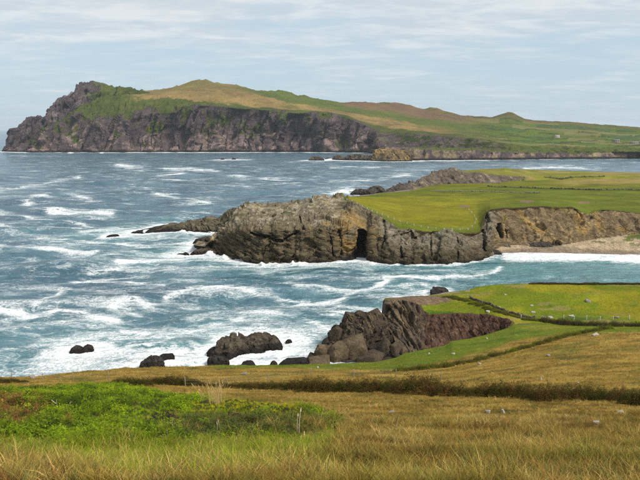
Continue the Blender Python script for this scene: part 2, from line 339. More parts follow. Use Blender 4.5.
n = grid_normals(P); n = np.where(n[..., 1:2] > 0, -n, n); q = P @ rot_frame(0.1, 0.5, 0.1)
b1, _ = blocks(q * np.array([1 / 22, 1 / 40, 1 / 90])); b2, _ = blocks(q * np.array([1 / 9, 1 / 16, 1 / 30]) + 3)
w = sst(PX, 2, 16) * sst(V2, 0.9, 1.3) * (1 - sst(V2, 3.9, 4.5)); keep = 1 - 0.75 * np.exp(-((V2 - 3) / 0.25) ** 2)
P = P + n * (w * keep * (b1 * 13 + b2 * 4.5 + ridged(q * np.array([1 / 34, 1 / 60, 1 / 170]), 3) * 14))[..., None]
fn = fbm(P / 35, 4); col = np.ones(P.shape) * np.array([0.098, 0.074, 0.078]); col = mixc(col, (0.25, 0.195, 0.185), sst(fn, 0.05, 0.45))
gw = sst(PX + fn * 22, 88, 104) * sst(V2, 2.0, 2.5); col = mixc(col, green * 0.9, gw); col = mixc(col, (0.03, 0.026, 0.024), sst(-P[..., 2], -5, -1.5))
o = link('crag_ridge', mesh_np('crag_ridge', P, grid_quads(*P.shape[:2]), attrs={'col': col, 'rock': 1 - gw}), MAT_FAR); tag(o, kind='structure')

# ================================================================== MIDDLE HEADLAND
px = np.concatenate([np.linspace(194, 505, 640), np.linspace(505.5, 660, 220), np.linspace(662, 1000, 70)])
w_py = cv([(194,246),(205,252),(215,254),(222,256),(240,261),(262,264),(300,262.5),(340,260.5),(352,259),(357,256.5),(368,257),(372,262),(410,263.5),(450,263),(470,261),(480,259),(492,255.5),(500,252.5),(520,252),(560,252.5),(600,253.5),(640,255),(1000,262)], px)
cove = sst(px, 488, 503)
w_py += (1 - cove) * 1.2 * fbm(np.stack([px / 11, px * 0, px * 0 + 8], -1), 3)
M1 = PZ(px, w_py, 0.0); Y1 = M1[:, 1]; SHORE.append(M1[px < 500][:, :2]); COVE_SHORE = M1[px >= 500][:, :2]
M0 = M1 + np.array([0, -2.5, -4]) * (1 - 0.0 * cove)[:, None]
Y2 = lerp(Y1 + 1, cv([(488,338),(500,352),(520,362),(545,362),(570,364),(600,372),(640,378),(1000,388)], px), cove)
M2 = PY(px, lerp(w_py - 2.2, cv([(488,252),(500,247),(515,245.5),(530,246),(545,246.5),(558,246),(570,244.5),(585,241.5),(600,238.5),(620,236),(640,234),(1000,230)], px), cove), Y2)
M3 = PY(px, cv([(194,244),(205,247),(215,242),(225,236),(240,232),(262,230),(290,231),(320,229),(345,227),(357,226),(370,232),(400,245),(440,247),(470,246),(480,245),(486,240),(492,232),(500,228),(540,229),(575,228),(600,224),(640,223),(1000,222)], px), lerp(Y1 + 8, Y2 + 6, cove))
top = cv([(194,245),(205,247),(211,240),(218,236),(224,230),(230,221),(236,211),(242,206.5),(250,203.2),(256,203.5),(262,204.2),(275,203.3),(290,202.8),(300,202),(310,200),(315,199),(325,197.8),(345,198.5),(352,200.5),(362,206),(372,212),(380,217),(388,222),(395,228),(402,231),(420,231.2),(440,232.3),(460,233.3),(476,233.6),(480,231.5),(483,222),(486,213),(490,209.8),(505,208),(520,207.6),(540,206.6),(555,206.8),(572,207.5),(577,210),(582,214),(590,215.3),(598,212.5),(603,210.3),(612,210.5),(640,214),(1000,218)], px)
Y4 = cv([(194,345),(212,342),(230,352),(250,372),(330,380),(345,380),(362,366),(380,350),(402,336),(440,336),(476,337),(480,341),(486,368),(500,374),(540,378),(577,384),(590,394),(605,386),(640,392),(1000,400)], px)
top = top + 3.0 * sst(px, 226, 240) * (1 - sst(px, 344, 358)) * (1 - 0.2 * sst(px, 290, 330))
M4 = PY(px, top, Y4)
fld = sst(px, 338, 356)
M5z = PZ(px, cv([(194,243),(345,199.5),(352,200),(362,204),(380,209),(402,216),(440,219),(476,219),(484,212),(490,206.5),(540,204),(577,205),(590,209),(605,206),(640,206),(1000,209)], px), cv([(345,18),(362,17),(402,13),(478,13.5),(486,16.5),(540,18.5),(590,13.5),(640,15),(1000,14)], px))
M5 = np.where((fld > 0.5)[:, None], M5z, M4 + np.array([0, 12, 0.3]))
M6z = PZ(px, cv([(345,198),(352,197.8),(385,200),(410,201),(440,203),(478,202),(500,198),(540,197),(640,197),(1000,197)], px), cv([(345,15),(400,10.5),(478,11.5),(540,14),(640,12.5),(1000,12)], px))
M6 = np.where((fld > 0.5)[:, None], M6z, M4 + np.array([0, 26, -3]))
M7z = PZ(px, cv([(345,197.2),(352,196.8),(370,195.3),(386,193.4),(410,192),(440,189.5),(500,189),(640,188),(1000,188)], px), cv([(345,9),(400,8.5),(440,9.5),(640,10.5),(1000,10)], px))
M7 = np.where((fld > 0.5)[:, None], M7z, M4 + np.array([0, 45, -9]))
M8z = PZ(px, cv([(345,197),(352,196.4),(370,194.6),(386,192),(410,189.5),(440,184.5),(500,181),(640,178),(1000,177)], px), cv([(345,5),(400,6.5),(440,9),(640,10.5),(1000,10)], px))
M8 = np.where((fld > 0.5)[:, None], M8z, M4 + np.array([0, 60, -18]))
M9 = M8 + np.array([0, 30, 0]); M9[:, 2] = -5
P, v = loft([M0, M1, M2, M3, M4, M5, M6, M7, M8, M9], [2, 14, 60, 62, 26, 20, 20, 12, 5])
V2 = np.broadcast_to(v[:, None], P.shape[:2]); PX = np.broadcast_to(px, V2.shape); FL = np.broadcast_to(fld, V2.shape); CV = np.broadcast_to(cove, V2.shape)
QX, QY = project(P)
n = grid_normals(P); n = np.where(n[..., 1:2] > 0.2, -n, n)
field = sst(V2, 3.97, 4.1) * FL
sand = CV * sst(V2, 0.5, 1.0) * (1 - sst(V2, 1.93, 2.08))
cliff = sst(V2, 0.6, 1.2) * (1 - field) * (1 - sand) * sst(PX, 194, 208)
up = (1 - FL) * sst(V2, 3.0, 3.2)
R1 = rot_frame(0.12, 0.30, 0.1); q = P @ R1
b1, e1 = blocks(q * np.array([1 / 9, 1 / 12, 1 / 4.5])); b2, e2 = blocks(q * np.array([1 / 3.2, 1 / 4.0, 1 / 1.6]) + 3); b3, e3 = blocks(q * np.array([1 / 1.3, 1 / 1.4, 1 / 0.7]) + 9)
q2 = P * np.array([1, 1, 0.35]); c1, _ = blocks(q2 / np.array([6, 9, 6])); c2, _ = blocks(q2 / 2.2 + 4)
vert = sst(PX, 345, 380)
dsp = lerp(b1, c1, vert) * 1.7 + lerp(b2, c2, vert) * 0.6 + b3 * 0.2 + fbm(P / 2.4, 3) * 0.25 + ridged(q * np.array([1 / 14, 1 / 18, 1 / 7]), 3) * 1.4

layer = q[..., 2] + 1.2 * fbm(P / 12, 2); dsp = dsp + (1 - vert * 0.5) * (saw(layer / 3.1) * 0.75 + saw(layer / 1.15) * 0.3)
dsp = dsp * (1 - 0.15 * up) * np.where(CV > 0.5, 0.75, 1.0)
keep = 1 - np.where(FL < 0.5, 0.8, 0.85) * np.exp(-((V2 - 4) / np.where(FL < 0.5, 0.3, 0.10)) ** 2)
dsp = dsp * (1 - 0.85 * np.exp(-((PX - 362) / 9.0) ** 2) * (V2 < 3.5)); lip = FL * np.exp(-((V2 - 3.95) / 0.035) ** 2); P = P + n * (cliff * dsp * keep + lip * 0.5)[..., None]
# buttresses and slots
def gouge(P, pts, width, depth, soft=0.6):
    pts = np.array(pts, float); best = np.full(QX.shape, 1e9)
    for a, c in zip(pts[:-1], pts[1:]):
        d = c - a; t = np.clip(((QX - a[0]) * d[0] + (QY - a[1]) * d[1]) / (d @ d), 0, 1)
        best = np.minimum(best, np.hypot(QX - a[0] - t * d[0], QY - a[1] - t * d[1]))
    wgt = 1 - sst(best, width * (1 - soft), width); wgt = wgt * (V2 < 4.0) * (V2 > 1.0)
    P[..., 1] += wgt * depth; return wgt
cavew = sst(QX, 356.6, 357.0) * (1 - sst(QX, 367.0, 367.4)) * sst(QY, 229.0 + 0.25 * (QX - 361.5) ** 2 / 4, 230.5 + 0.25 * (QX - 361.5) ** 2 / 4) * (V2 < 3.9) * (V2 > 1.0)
P[..., 1] += cavew * 38
for pts, wd, dp in [([(252,234),(265,238),(282,243)], 1.6, 6), ([(283,240),(292,235),(297,233)], 1.4, 4), ([(300,221),(303,232)], 1.6, 5), ([(340,230),(341,255)], 1.4, 3.5),
                    ([(384,222),(386,240),(383,250)], 1.7, 4), ([(497,226),(500,238)], 2.2, 9), ([(483,232),(486,250)], 2.6, 7), ([(330,238),(333,256)], 1.3, 3), ([(268,244),(262,256)], 1.3, 3),
                    ([(400,240),(402,258)], 1.2, 2.5), ([(430,240),(432,256)], 1.1, 2.5), ([(455,238),(458,255)], 1.1, 2.5), ([(390,240),(410,236),(430,239)], 1.3, 2.5), ([(574,212),(583,226)], 2.0, 3), ([(504,229),(507,238)], 1.5, 4)]:
    gouge(P, pts, wd, dp)
P[..., 2] += field * (fbm(P / 30, 3) * 0.8 + fbm(P / 5, 3) * 0.18) * (V2 < 8)
P[..., 2] += sand * (fbm(P / 9, 3) * 0.3 + 0.55 * sst(V2, 1.0, 1.5))
fn = fbm(P / 7, 4); fn2 = fbm(P / 2.2, 3); fn3 = fbm(P / 28, 4); sn = fbm(q * np.array([1 / 12, 1 / 12, 1 / 2.2]), 4)
Z = P[..., 2]
col = np.ones(P.shape) * np.array([0.245, 0.195, 0.125])
col = mixc(col, (0.125, 0.115, 0.055), sst(fn, 0.0, 0.4) * (1 - CV))                       # mossy
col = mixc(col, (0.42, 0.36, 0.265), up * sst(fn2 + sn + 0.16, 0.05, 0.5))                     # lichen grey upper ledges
col = mixc(col, (0.42, 0.29, 0.13), sst(sn + fn * 0.4, 0.26, 0.5) * sst(V2, 2.3, 2.8) * (1 - sst(PX, 372, 400) * (1 - CV)))
col = mixc(col, (0.42, 0.265, 0.09), 0.85 * np.exp(-((PX - 352) / 17) ** 2) * sst(V2, 1.9, 2.4) * (1 - sst(V2, 3.25, 3.7)) * sst(fn + 0.35, 0, 0.35))
col = mixc(col, (0.29, 0.25, 0.185), sst(PX, 375, 385) * (1 - CV) * sst(fn2 + 0.3, 0, 0.4) * sst(V2, 2.2, 2.8))
# beach cliff: brown till with golden slips and grassy hangings
gs = np.zeros(PX.shape)
for pts, wd in [([(518,211),(523,219),(532,228),(545,233)], 3.0), ([(596,216),(601,228)], 3.2), ([(578,227),(584,233)], 4.0), ([(618,228),(626,230)], 3.0), ([(575,214),(582,226)], 2.5)]:
    pts = np.array(pts, float)
    for a, c in zip(pts[:-1], pts[1:]):
        d = c - a; t = np.clip(((QX - a[0]) * d[0] + (QY - a[1]) * d[1]) / (d @ d), 0, 1)
        gs = np.maximum(gs, 1 - sst(np.hypot(QX - a[0] - t * d[0], QY - a[1] - t * d[1]) + fn2 * 3, wd * 0.5, wd))
cc = CV * (V2 < 4.05) * (V2 > 1.9)
col = mixc(col, (0.24, 0.17, 0.095), cc * 0.8); col = mixc(col, (0.44, 0.31, 0.15), cc * sst(fn + fn2 * 0.6, 0.02, 0.4)); col = mixc(col, (0.46, 0.30, 0.115), cc * gs * 0.85)
hang = cc * sst(V2 + fn * 1.2, 3.3, 3.7) * sst(fn3 + fn * 0.5 + 0.02, 0, 0.2) * (1 - gs) * (1 - sst(PX, 560, 575)); col = mixc(col, (0.12, 0.12, 0.025), hang)
col = mixc(col, (0.035, 0.030, 0.028), sst(-Z + fn * 2.2 + fn2, -3.6 + 1.8 * CV, -1.6 + 1.2 * CV) * (1 - sand))
col = mixc(col, (0.04, 0.034, 0.03), cavew)  # cave shade painted into the colour: inner rock darker than the cliff
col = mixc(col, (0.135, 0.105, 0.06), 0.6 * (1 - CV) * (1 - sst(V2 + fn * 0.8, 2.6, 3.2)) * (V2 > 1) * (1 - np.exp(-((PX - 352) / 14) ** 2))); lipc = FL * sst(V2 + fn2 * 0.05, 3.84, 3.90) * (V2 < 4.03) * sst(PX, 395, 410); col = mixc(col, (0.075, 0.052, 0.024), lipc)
# sand, shingle and dune grass
col = mixc(col, (0.52, 0.395, 0.25), sand); col = mixc(col, (0.30, 0.225, 0.16), sand * (1 - sst(Z, 0.5, 1.2)))
col = mixc(col, (0.28, 0.21, 0.16), sand * sst(fn2, 0.25, 0.4) * sst(Z, 1.6, 2.2)); dune = sand * sst(fn + fn3, 0.22, 0.32) * sst(Z, 1.8, 2.6) * sst(PX, 540, 556); col = mixc(col, (0.10, 0.115, 0.03), dune)
# pasture
fg = np.array([0.180, 0.178, 0.010])
col = mixc(col, fg, field); col = mixc(col, (0.105, 0.135, 0.010), field * sst(fn3 + 0.12, -0.05, 0.2) * 0.7)
nzf = np.abs(grid_normals(P)[..., 2]); steep = field * (1 - sst(nzf + fn2 * 0.25, 0.5, 0.72)) * (V2 < 5.5); tanp = field * sst(fbm(P / np.array([16, 9, 9]) + 21, 4), 0.12, 0.35); col = mixc(col, (0.24, 0.185, 0.04), tanp * 0.6); col = mixc(col, (0.075, 0.10, 0.012), field * sst(fbm(P / 3.0 + 60, 3), 0.22, 0.45) * 0.5); edge = field * (1 - sst(V2, 4.15, 4.5)); col = mixc(col, (0.11, 0.15, 0.012), edge * 0.8)
inner = field * sst(V2, 4.4, 4.7) * (1 - sst(V2, 6.0, 6.2)) * (1 - sst(PX, 465, 490)); col = mixc(col, (0.210, 0.188, 0.010), inner * 0.85)
backf = field * sst(V2 + fn3 * 0.25, 6.4, 6.6); col = mixc(col, (0.125, 0.135, 0.012), backf); col = mixc(col, (0.095, 0.125, 0.014), field * sst(PX, 480, 520) * (1 - sst(V2 + fn3 * .3, 6.6, 7.0)) * 0.7); col = mixc(col, (0.085, 0.12, 0.012), field * (np.abs(V2 + fn3 * .1 - 6.95) < 0.12) * 0.7); col = mixc(col, (0.25, 0.19, 0.055), field * sst(V2 + fn3 * 0.4, 7.2, 7.5) * sst(PX, 540, 580))
cobble = field * sst(V2, 7.35, 7.6) * (1 - sst(PX, 400, 425)); col = mixc(col, (0.30, 0.225, 0.20), cobble)
scar = field * ((np.hypot((QX - 527) / 7, (QY - 201.5) / 1.6) < 1 + fn2 * 0.5) | (np.hypot((QX - 584) / 6, (QY - 202.5) / 1.2) < 1 + fn2 * 0.5) | (np.hypot((QX - 464) / 6, (QY - 206.8) / 1.0) < 1 + fn2 * 0.4)); col = mixc(col, (0.21, 0.14, 0.09), scar)
col = mixc(col, (0.20, 0.145, 0.085), steep); rock = np.clip(1 - field - dune - hang, 0, 1); rock = np.maximum(np.maximum(rock, cobble), steep)
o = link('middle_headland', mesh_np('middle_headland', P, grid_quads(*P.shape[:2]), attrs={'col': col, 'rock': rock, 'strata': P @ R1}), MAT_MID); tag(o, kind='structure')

# its rocky back shore with a grass top
px = np.linspace(386, 1000, 760)
B1 = PZ(px, cv([(386,191.5),(400,189.5),(420,187.5),(440,185.5),(480,186),(505,184.8),(518,183),(530,179),(560,177.5),(640,177),(1000,177)], px), 7.5); B0 = B1 + np.array([0, -8, -6])
B2 = PY(px, cv([(386,190.5),(392,187.5),(400,184),(408,183.5),(418,182.3),(423,177),(426,178.5),(432,173.2),(435,176.5),(438,174),(440,170.8),(455,170),(462,172),(480,173),(500,175.7),(520,176.8),(530,176.4),(560,176),(640,175.5),(1000,175.5)], px), B1[:, 1] + cv([(386,4),(420,16),(480,18),(515,16),(530,8),(1000,8)], px))
B3 = PY(px, cv([(386,190.6),(400,184.2),(418,182.5),(432,173.5),(440,170.3),(455,169.2),(462,170.8),(480,169.2),(500,168.4),(505,167.6),(512,168.9),(560,170.6),(600,171.8),(640,172.6),(1000,173.5)], px), B2[:, 1] + cv([(386,6),(440,14),(460,50),(500,110),(1000,110)], px))
B4 = B3 + np.array([0, 30, 0.0]); B4[:, 2] = -6
P, v = loft([B0, B1, B2, B3, B4], [3, 34, 16, 10]); V2 = np.broadcast_to(v[:, None], P.shape[:2]); PX = np.broadcast_to(px, V2.shape)
n = grid_normals(P); n = np.where(n[..., 1:2] > 0.3, -n, n); q = P @ rot_frame(0.2, 0.6, 0.1)
b1, _ = blocks(q / np.array([11, 14, 7])); b2, _ = blocks(q / np.array([4, 5, 2.5]) + 2)
rk = (1 - sst(V2, 1.95, 2.15) * sst(PX, 452, 470)) * (1 - sst(PX, 515, 532)); P = P + n * (rk * sst(V2, 0.5, 1.2) * (b1 * 1.6 + b2 * 0.8 + fbm(P / 3, 3) * 0.5) * (1 - 0.7 * np.exp(-((V2 - 2) / .1) ** 2)))[..., None]
fn = fbm(P / 9, 4); fn3 = fbm(P / 40, 3); col = np.ones(P.shape) * np.array([0.17, 0.135, 0.105]); col = mixc(col, (0.33, 0.26, 0.19), sst(fn, 0.1, 0.4)); col = mixc(col, (0.05, 0.042, 0.04), sst(-PX, -420, -400) * 0.6)
gcol = mixc(np.ones(P.shape) * np.array([0.17, 0.17, 0.025]), (0.25, 0.19, 0.06), sst(fn3 + 0.002 * (PX - 560) + 0.1, 0.05, 0.3)); col = col * rk[..., None] + gcol * (1 - rk[..., None])
o = link('back_shore', mesh_np('back_shore', P, grid_quads(*P.shape[:2]), attrs={'col': col, 'rock': rk}), MAT_MID); tag(o, kind='structure')

# ================================================================== ridge rocks (sea stacks, spits, skerries)
def ridge_rock(name, label, sky_pts, base_pts, thick, mat, res=4.0, amp=1.0, colour=(0.075, 0.06, 0.05), colour2=(0.15, 0.12, 0.085), wet=1.2, dip=(0.3, 0.6, 0.2), cell=3.0, kind=None, group=None, z0=0.0, cat='rock', shore=True, layers=0.0, dy=0.0):
    sky_pts = np.array(sky_pts, float); x0, x1 = sky_pts[0, 0], sky_pts[-1, 0]; nS = max(14, int((x1 - x0) * res)); xs = np.linspace(x0, x1, nS)
    b = PZ(xs, cv(base_pts, xs), z0) + np.array([0, dy, 0]); sc = b[:, 1].mean() / FPX
    e = np.clip(np.minimum(xs - x0, x1 - xs) / (0.22 * (x1 - x0)), 0, 1) ** 0.6
    t = PY(xs, cv(sky_pts, xs), b[:, 1] + thick * 0.45 * e); hgt = t[:, 2] - b[:, 2]
    shoulder = lerp(b, t, 0.62); shoulder[:, 1] = b[:, 1] + thick * 0.13 * e
    backs = t.copy(); backs[:, 1] += thick * 0.3 * e; backs[:, 2] -= 0.3 * hgt
    r = t.copy(); r[:, 1] = b[:, 1] + thick * e + 0.05; r[:, 2] = z0
    u0 = b + np.array([0, -0.12 * thick, -2.0 - 0.05 * thick]); u1 = r + np.array([0, 0.12 * thick, -2.0 - 0.05 * thick])
    mv = max(5, int(hgt.max() / sc * res * 0.6))
    P, v = loft([u0, b, shoulder, t, backs, r, u1], [2, mv, mv, max(4, mv // 2), max(4, mv // 2), 2]); V2 = np.broadcast_to(v[:, None], P.shape[:2])
    n = grid_normals(P); q = P @ rot_frame(*dip)
    b1, _ = blocks(q / (np.array([1.3, 1.3, 0.6]) * cell) + x0); b2, _ = blocks(q / (np.array([.45, .5, .25]) * cell) + 7)
    d = amp * (b1 * 0.30 * cell + b2 * 0.13 * cell + fbm(P / (cell * 0.4), 3) * 0.12 * cell) * (1 - 0.6 * np.exp(-((V2 - 3) / .25) ** 2))
    if layers: d = d + layers * (saw((q[..., 2] + 0.4 * fbm(P / 5, 2)) / 1.9) * 0.6 + saw(q[..., 2] / 0.7) * 0.25)
    P = P + n * (np.clip(d, -0.5 * cell, 0.6 * cell) * np.clip(hgt / (cell * 1.2), 0, 1)[None, :])[..., None]
    fnn = fbm(P / (cell * 0.7), 3); col = mixc(np.ones(P.shape) * np.array(colour), colour2, sst(fnn + 0.1 + 0.25 * (P[..., 2] - z0) / max(hgt.max(), 0.1) - 0.15, 0, 0.35))
    col = mixc(col, (0.028, 0.024, 0.022), sst(-(P[..., 2] - z0) + fnn * wet, -wet * 1.4, -wet * 0.5))
    c = P.reshape(-1, 3).mean(0); c[2] = z0
    o = link(name, mesh_np(name, P - c, grid_quads(*P.shape[:2]), attrs={'col': col, 'rock': np.ones(P.shape[:2])}), mat); o.location = c
    if shore: SHORE.append(b[:, :2]); SHORE.append(r[::3, :2])
    return tag(o, label, None if kind else cat, group, kind)
ridge_rock('rocky_spit', None, [(133,232.3),(137,230.6),(141,231),(146,231.4),(149,229),(153,227.8),(160,226.6),(168,224.6),(175,224.8),(185,222),(195,220.6),(203,219.8),(205.5,216.3),(210,216.2),(213,217.3),(217,218),(221,215.5),(224,213.2),(228,209.5),(234,207.4),(242,207.5),(252,210)],
           [(133,233),(150,232.8),(165,232),(180,231.6),(200,233),(215,233),(252,236)], 34, MAT_MID, 4, 0.75, (0.15, 0.122, 0.078), (0.22, 0.19, 0.12), 1.6, (0.2, 0.6, 0.1), 4.0, kind='structure')
ridge_rock('sea_rock', 'long low brown ledge of rock in the surf under the headland tip', [(193,242.5),(196,239),(203,237),(210,236.5),(216,235),(224,233)], [(193,243),(205,242.5),(224,243)], 10, MAT_MID, 5, 0.8, cell=2.2)
ridge_rock('sea_rock', 'black rock half buried in white spray left of the headland foot', [(190,254),(194,250.5),(199,249),(206,248.5),(212,249.5),(217,252)], [(190,254.6),(205,255),(217,256)], 9, MAT_MID, 5, 0.8, cell=2.0)
ridge_rock('sea_rock', 'smallest dark rock awash in foam beside the headland foot', [(177,254.2),(179,253.2),(182,253.6),(185,252.3),(189,253.6)], [(177,254.6),(189,255.2)], 4, MAT_MID, 6, 0.6, cell=1.2)
ridge_rock('sea_rock', 'thin dark skerry at the very tip of the long rocky spit', [(106.5,236),(109,235),(113,234.2),(117,234.2),(119,235)], [(106.5,236.4),(119,235.6)], 4, MAT_MID, 6, 0.6, cell=1.4)
ridge_rock('sea_rock', 'dark rock lying between the skerry and the rocky spit', [(131,232.6),(133,231.6),(138,231),(142,232.2)], [(131,233.1),(142,233.1)], 5, MAT_MID, 6, 0.6, cell=1.4)
ridge_rock('sea_rock', 'low dark rock hump beyond the field, waves breaking on its left', [(350.5,193.5),(353,190.5),(357,189),(361,188.3),(366,189.5),(370,187),(374,186.3),(378,186),(382,187),(385,190),(388,193)], [(350.5,194.5),(370,194.8),(388,194)], 20, MAT_MID, 6, 0.8, (0.07, 0.058, 0.052), (0.13, 0.105, 0.09), cell=4.0)
ridge_rock('sea_rock', 'tiny dark skerry off the far cliffs, left of the pair', [(220.5,159),(221.5,158.2),(223,158.1),(224.5,159)], [(220.5,159.3),(224.5,159.3)], 8, MAT_FAR, 10, 0.5, cell=4)
ridge_rock('sea_rock', 'tiny dark skerry off the far cliffs, right of the pair', [(231.5,158.9),(233,157.8),(235,157.9),(236,158.9)], [(231.5,159.2),(236,159.2)], 8, MAT_FAR, 10, 0.5, cell=4)
ridge_rock('sea_rock', 'rounded dark islet leading the line of rocks below the far cliffs', [(308.5,159.8),(310.5,157.2),(314,156.2),(319,156.2),(322,157.6),(324.5,159.6)], [(308.5,160.2),(324.5,160.2)], 20, MAT_FAR, 8, 0.6, cell=8)
ridge_rock('sea_rock', 'small rock just behind the rounded dark islet below far cliffs', [(325,158.6),(327,157.4),(330,157.6),(331.5,158.6)], [(325,159),(331.5,159)], 10, MAT_FAR, 8, 0.6, cell=5)
ridge_rock('sea_rock', 'long jagged dark reef running from the far headland towards the islet', [(332,158.8),(334,155.8),(337,155),(341,155.6),(345,157.2),(348,155),(354,154.2),(362,154.4),(368,154.8),(373,155.5),(377,157.5)], [(332,159.4),(350,160),(377,160.4)], 24, MAT_FAR, 8, 0.7, (0.09, 0.075, 0.06), (0.2, 0.16, 0.1), cell=7)
ridge_rock('sea_stack', 'golden brown stack at the seaward end of the low far cliffs', [(371,159.5),(373,155),(375,149.6),(379,148.5),(385,149.3),(392,149.2),(400,149.8),(408,150.5),(412,155)], [(371,160.5),(390,160.9),(412,160.8)], 40, MAT_FAR, 8, 0.6, (0.2, 0.15, 0.085), (0.36, 0.23, 0.08), 1.0, cell=9)
ridge_rock('sea_rock', 'broad dark brown rock with surf around it beyond the grassy edge', [(206.5,352.5),(210,349),(216,347.5),(218,341),(222,339),(230,338.5),(232,336),(240,335.8),(246,338),(252,335),(258,334),(264,334.6),(269,336.8),(273,336.2),(278,340),(282.5,346)], [(206.5,354),(216,357),(230,357.5),(250,351),(265,349),(282.5,347.5)], 14, MAT_NEAR, 7, 0.8, (0.085, 0.068, 0.05), (0.14, 0.115, 0.08), 1.0, (0.4, 0.3, 0.2), 2.4)
ridge_rock('sea_rock', 'knobbly black rock just in front of the broad dark brown rock', [(207.5,359),(209.5,356.5),(214,355.5),(218,357),(222,357.5),(227,359.5),(229,363)], [(207.5,363),(215,366),(229,366)], 6, MAT_NEAR, 7, 0.7, (0.05, 0.043, 0.04), (0.085, 0.07, 0.06), 1.0, cell=1.6)
ridge_rock('sea_rock', 'squat black rock with two humps in turquoise surf at far left', [(69.5,351.5),(71.5,348),(75,345.8),(79,346),(81.5,348.3),(83.5,348.2),(85,345.5),(89,344),(91.5,345),(93.5,349.5)], [(69.5,352.6),(82,353),(93.5,351)], 5, MAT_NEAR, 8, 0.55, (0.05, 0.043, 0.04), (0.08, 0.068, 0.058), 0.8, cell=1.4)
ridge_rock('sea_rock', 'jagged black rock cut off by the grass edge below the surf', [(139,367),(141,361.5),(146,358.5),(150,356.5),(155,355.8),(160,357),(162,359),(164,366)], [(139,368),(152,369),(164,369)], 6, MAT_NEAR, 8, 0.6, (0.05, 0.043, 0.04), (0.085, 0.07, 0.06), 0.8, cell=1.6)
ridge_rock('sea_rock', 'low black rock touching the right side of the jagged black rock', [(157,358),(160,355.5),(166,354.5),(171,354.3),(174.5,356)], [(157,358.6),(174.5,357.6)], 4, MAT_NEAR, 8, 0.5, (0.05, 0.043, 0.04), (0.085, 0.07, 0.06), 0.6, cell=1.2)
ridge_rock('sea_rock', 'small dark rock peeping over the grass below the broad rock', [(240,366),(243,362),(247,361),(252,361.5),(256,366)], [(240,367),(256,367)], 4, MAT_NEAR, 8, 0.5, cell=1.3)
ridge_rock('sea_rock', 'rounded dark rock peeping over grass left of the low ledge', [(269,366),(271,362),(274,360.8),(277,362.5),(278,366)], [(269,367),(278,367)], 3, MAT_NEAR, 8, 0.5, cell=1.2)
ridge_rock('sea_rock', 'low black ledge running out from the foot of the boulder heap', [(279,364),(284,361.5),(294,359.8),(304,358.2),(309,359.5),(314,362)], [(279,365.2),(314,365.2)], 6, MAT_NEAR, 7, 0.6, (0.05, 0.043, 0.04), (0.09, 0.072, 0.06), 0.8, cell=1.6)
ridge_rock('sea_rock', 'tiny dark rock awash to the right of the broad rock', [(285.5,341.4),(287.5,339.5),(290.5,339.4),(292,341)], [(285.5,341.9),(292,341.8)], 2, MAT_NEAR, 9, 0.5, cell=0.8)
ridge_rock('sea_rock', 'black square-topped rock just off the back of the green promontory', [(430.5,293.5),(431.5,289),(433.5,286.9),(438,286.7),(442,287),(445,287.5),(448,290),(449,292.5)], [(430.5,295),(449,295)], 7, MAT_NEAR, 8, 0.5, (0.05, 0.043, 0.042), (0.085, 0.07, 0.065), 0.6, cell=1.6)
# boulders at the foot of the beach cliff
for i, (lab, x0, x1, yt, yb, cc) in enumerate([('rounded tan boulder at the left end of the sandy cove', 492, 499, 243.0, 249.5, (0.27, 0.2, 0.13)), ('large grey brown boulder beside the tan one on the cove sand', 498, 512, 243.5, 249.0, (0.17, 0.14, 0.105)),
        ('dark low boulder at the water edge below the gully', 487, 502, 250.0, 254.0, (0.05, 0.042, 0.04)), ('small pinkish boulder on the sand under the beach cliff', 522, 530, 243.0, 246.5, (0.3, 0.2, 0.14)), ('long dark rock shelf at the foot of the beach cliff', 529, 553, 241.5, 247.2, (0.08, 0.068, 0.055))]):
    xm = (x0 + x1) / 2
    ridge_rock('beach_boulder', lab, [(x0, yb - 0.5), (x0 + (x1 - x0) * .2, yt + 0.6), (xm, yt), (x0 + (x1 - x0) * .8, yt + 0.4), (x1, yb - 0.5)], [(x0, yb), (x1, yb)], 3 + (x1 - x0) * 0.2, MAT_MID, 6, 0.5, cc, tuple(1.4 * k for k in cc), 0.3, cell=1.6, z0=0.6 if i != 2 else 0.0, cat='boulder')

# ================================================================== GREEN PROMONTORY
px = np.concatenate([np.linspace(383, 520, 420), np.linspace(520.5, 660, 240), np.linspace(662, 1100, 60)])
q1 = PY(px, cv([(383,338),(395,352),(415,352),(430,351),(450,348),(470,345),(490,339),(505,331),(512,327),(530,330),(560,331),(640,331),(1100,331)], px), cv([(383,200),(390,186),(415,183),(430,186),(470,190),(505,188),(512,186),(560,184),(1100,184)], px)); q1[:, 2] = np.where(px < 505, np.minimum(q1[:, 2], 0.4), q1[:, 2])
q0 = q1 + np.array([0, -1.5, -4])
q2 = PY(px, cv([(383,302),(385,299.7),(400,300),(413,301.5),(420,305),(424,311),(430,314.5),(440,313.6),(470,313),(490,314.8),(505,318.5),(512,321.5),(530,323.5),(560,325),(640,325),(1100,325)], px), cv([(383,204),(400,202),(415,201),(428,199),(470,200),(490,199),(512,193),(560,191),(1100,191)], px))
q3 = PY(px, cv([(383,301.5),(385,299.2),(400,298.8),(420,300.5),(440,306),(470,305),(490,305),(512,310),(530,313),(560,313),(640,311),(1100,311)], px), cv([(383,206),(440,206),(512,203),(1100,203)], px))
q4 = PY(px, cv([(383,301.3),(385,298.8),(400,297.6),(420,296.6),(440,298.5),(470,296.5),(500,295.5),(560,296),(640,295.5),(1100,296)], px), cv([(383,210),(440,213),(1100,218)], px))
q5 = PY(px, cv([(383,301.2),(386,298.5),(400,297),(420,295.7),(432,294.6),(445,292.6),(460,290.6),(470,289),(480,286.4),(490,285.1),(500,284.4),(535,282.9),(640,283.1),(1100,284)], px), cv([(383,212),(420,218),(470,228),(1100,236)], px))
q6 = q5 + np.array([0, 10, 0.0]); q6[:, 2] = -4
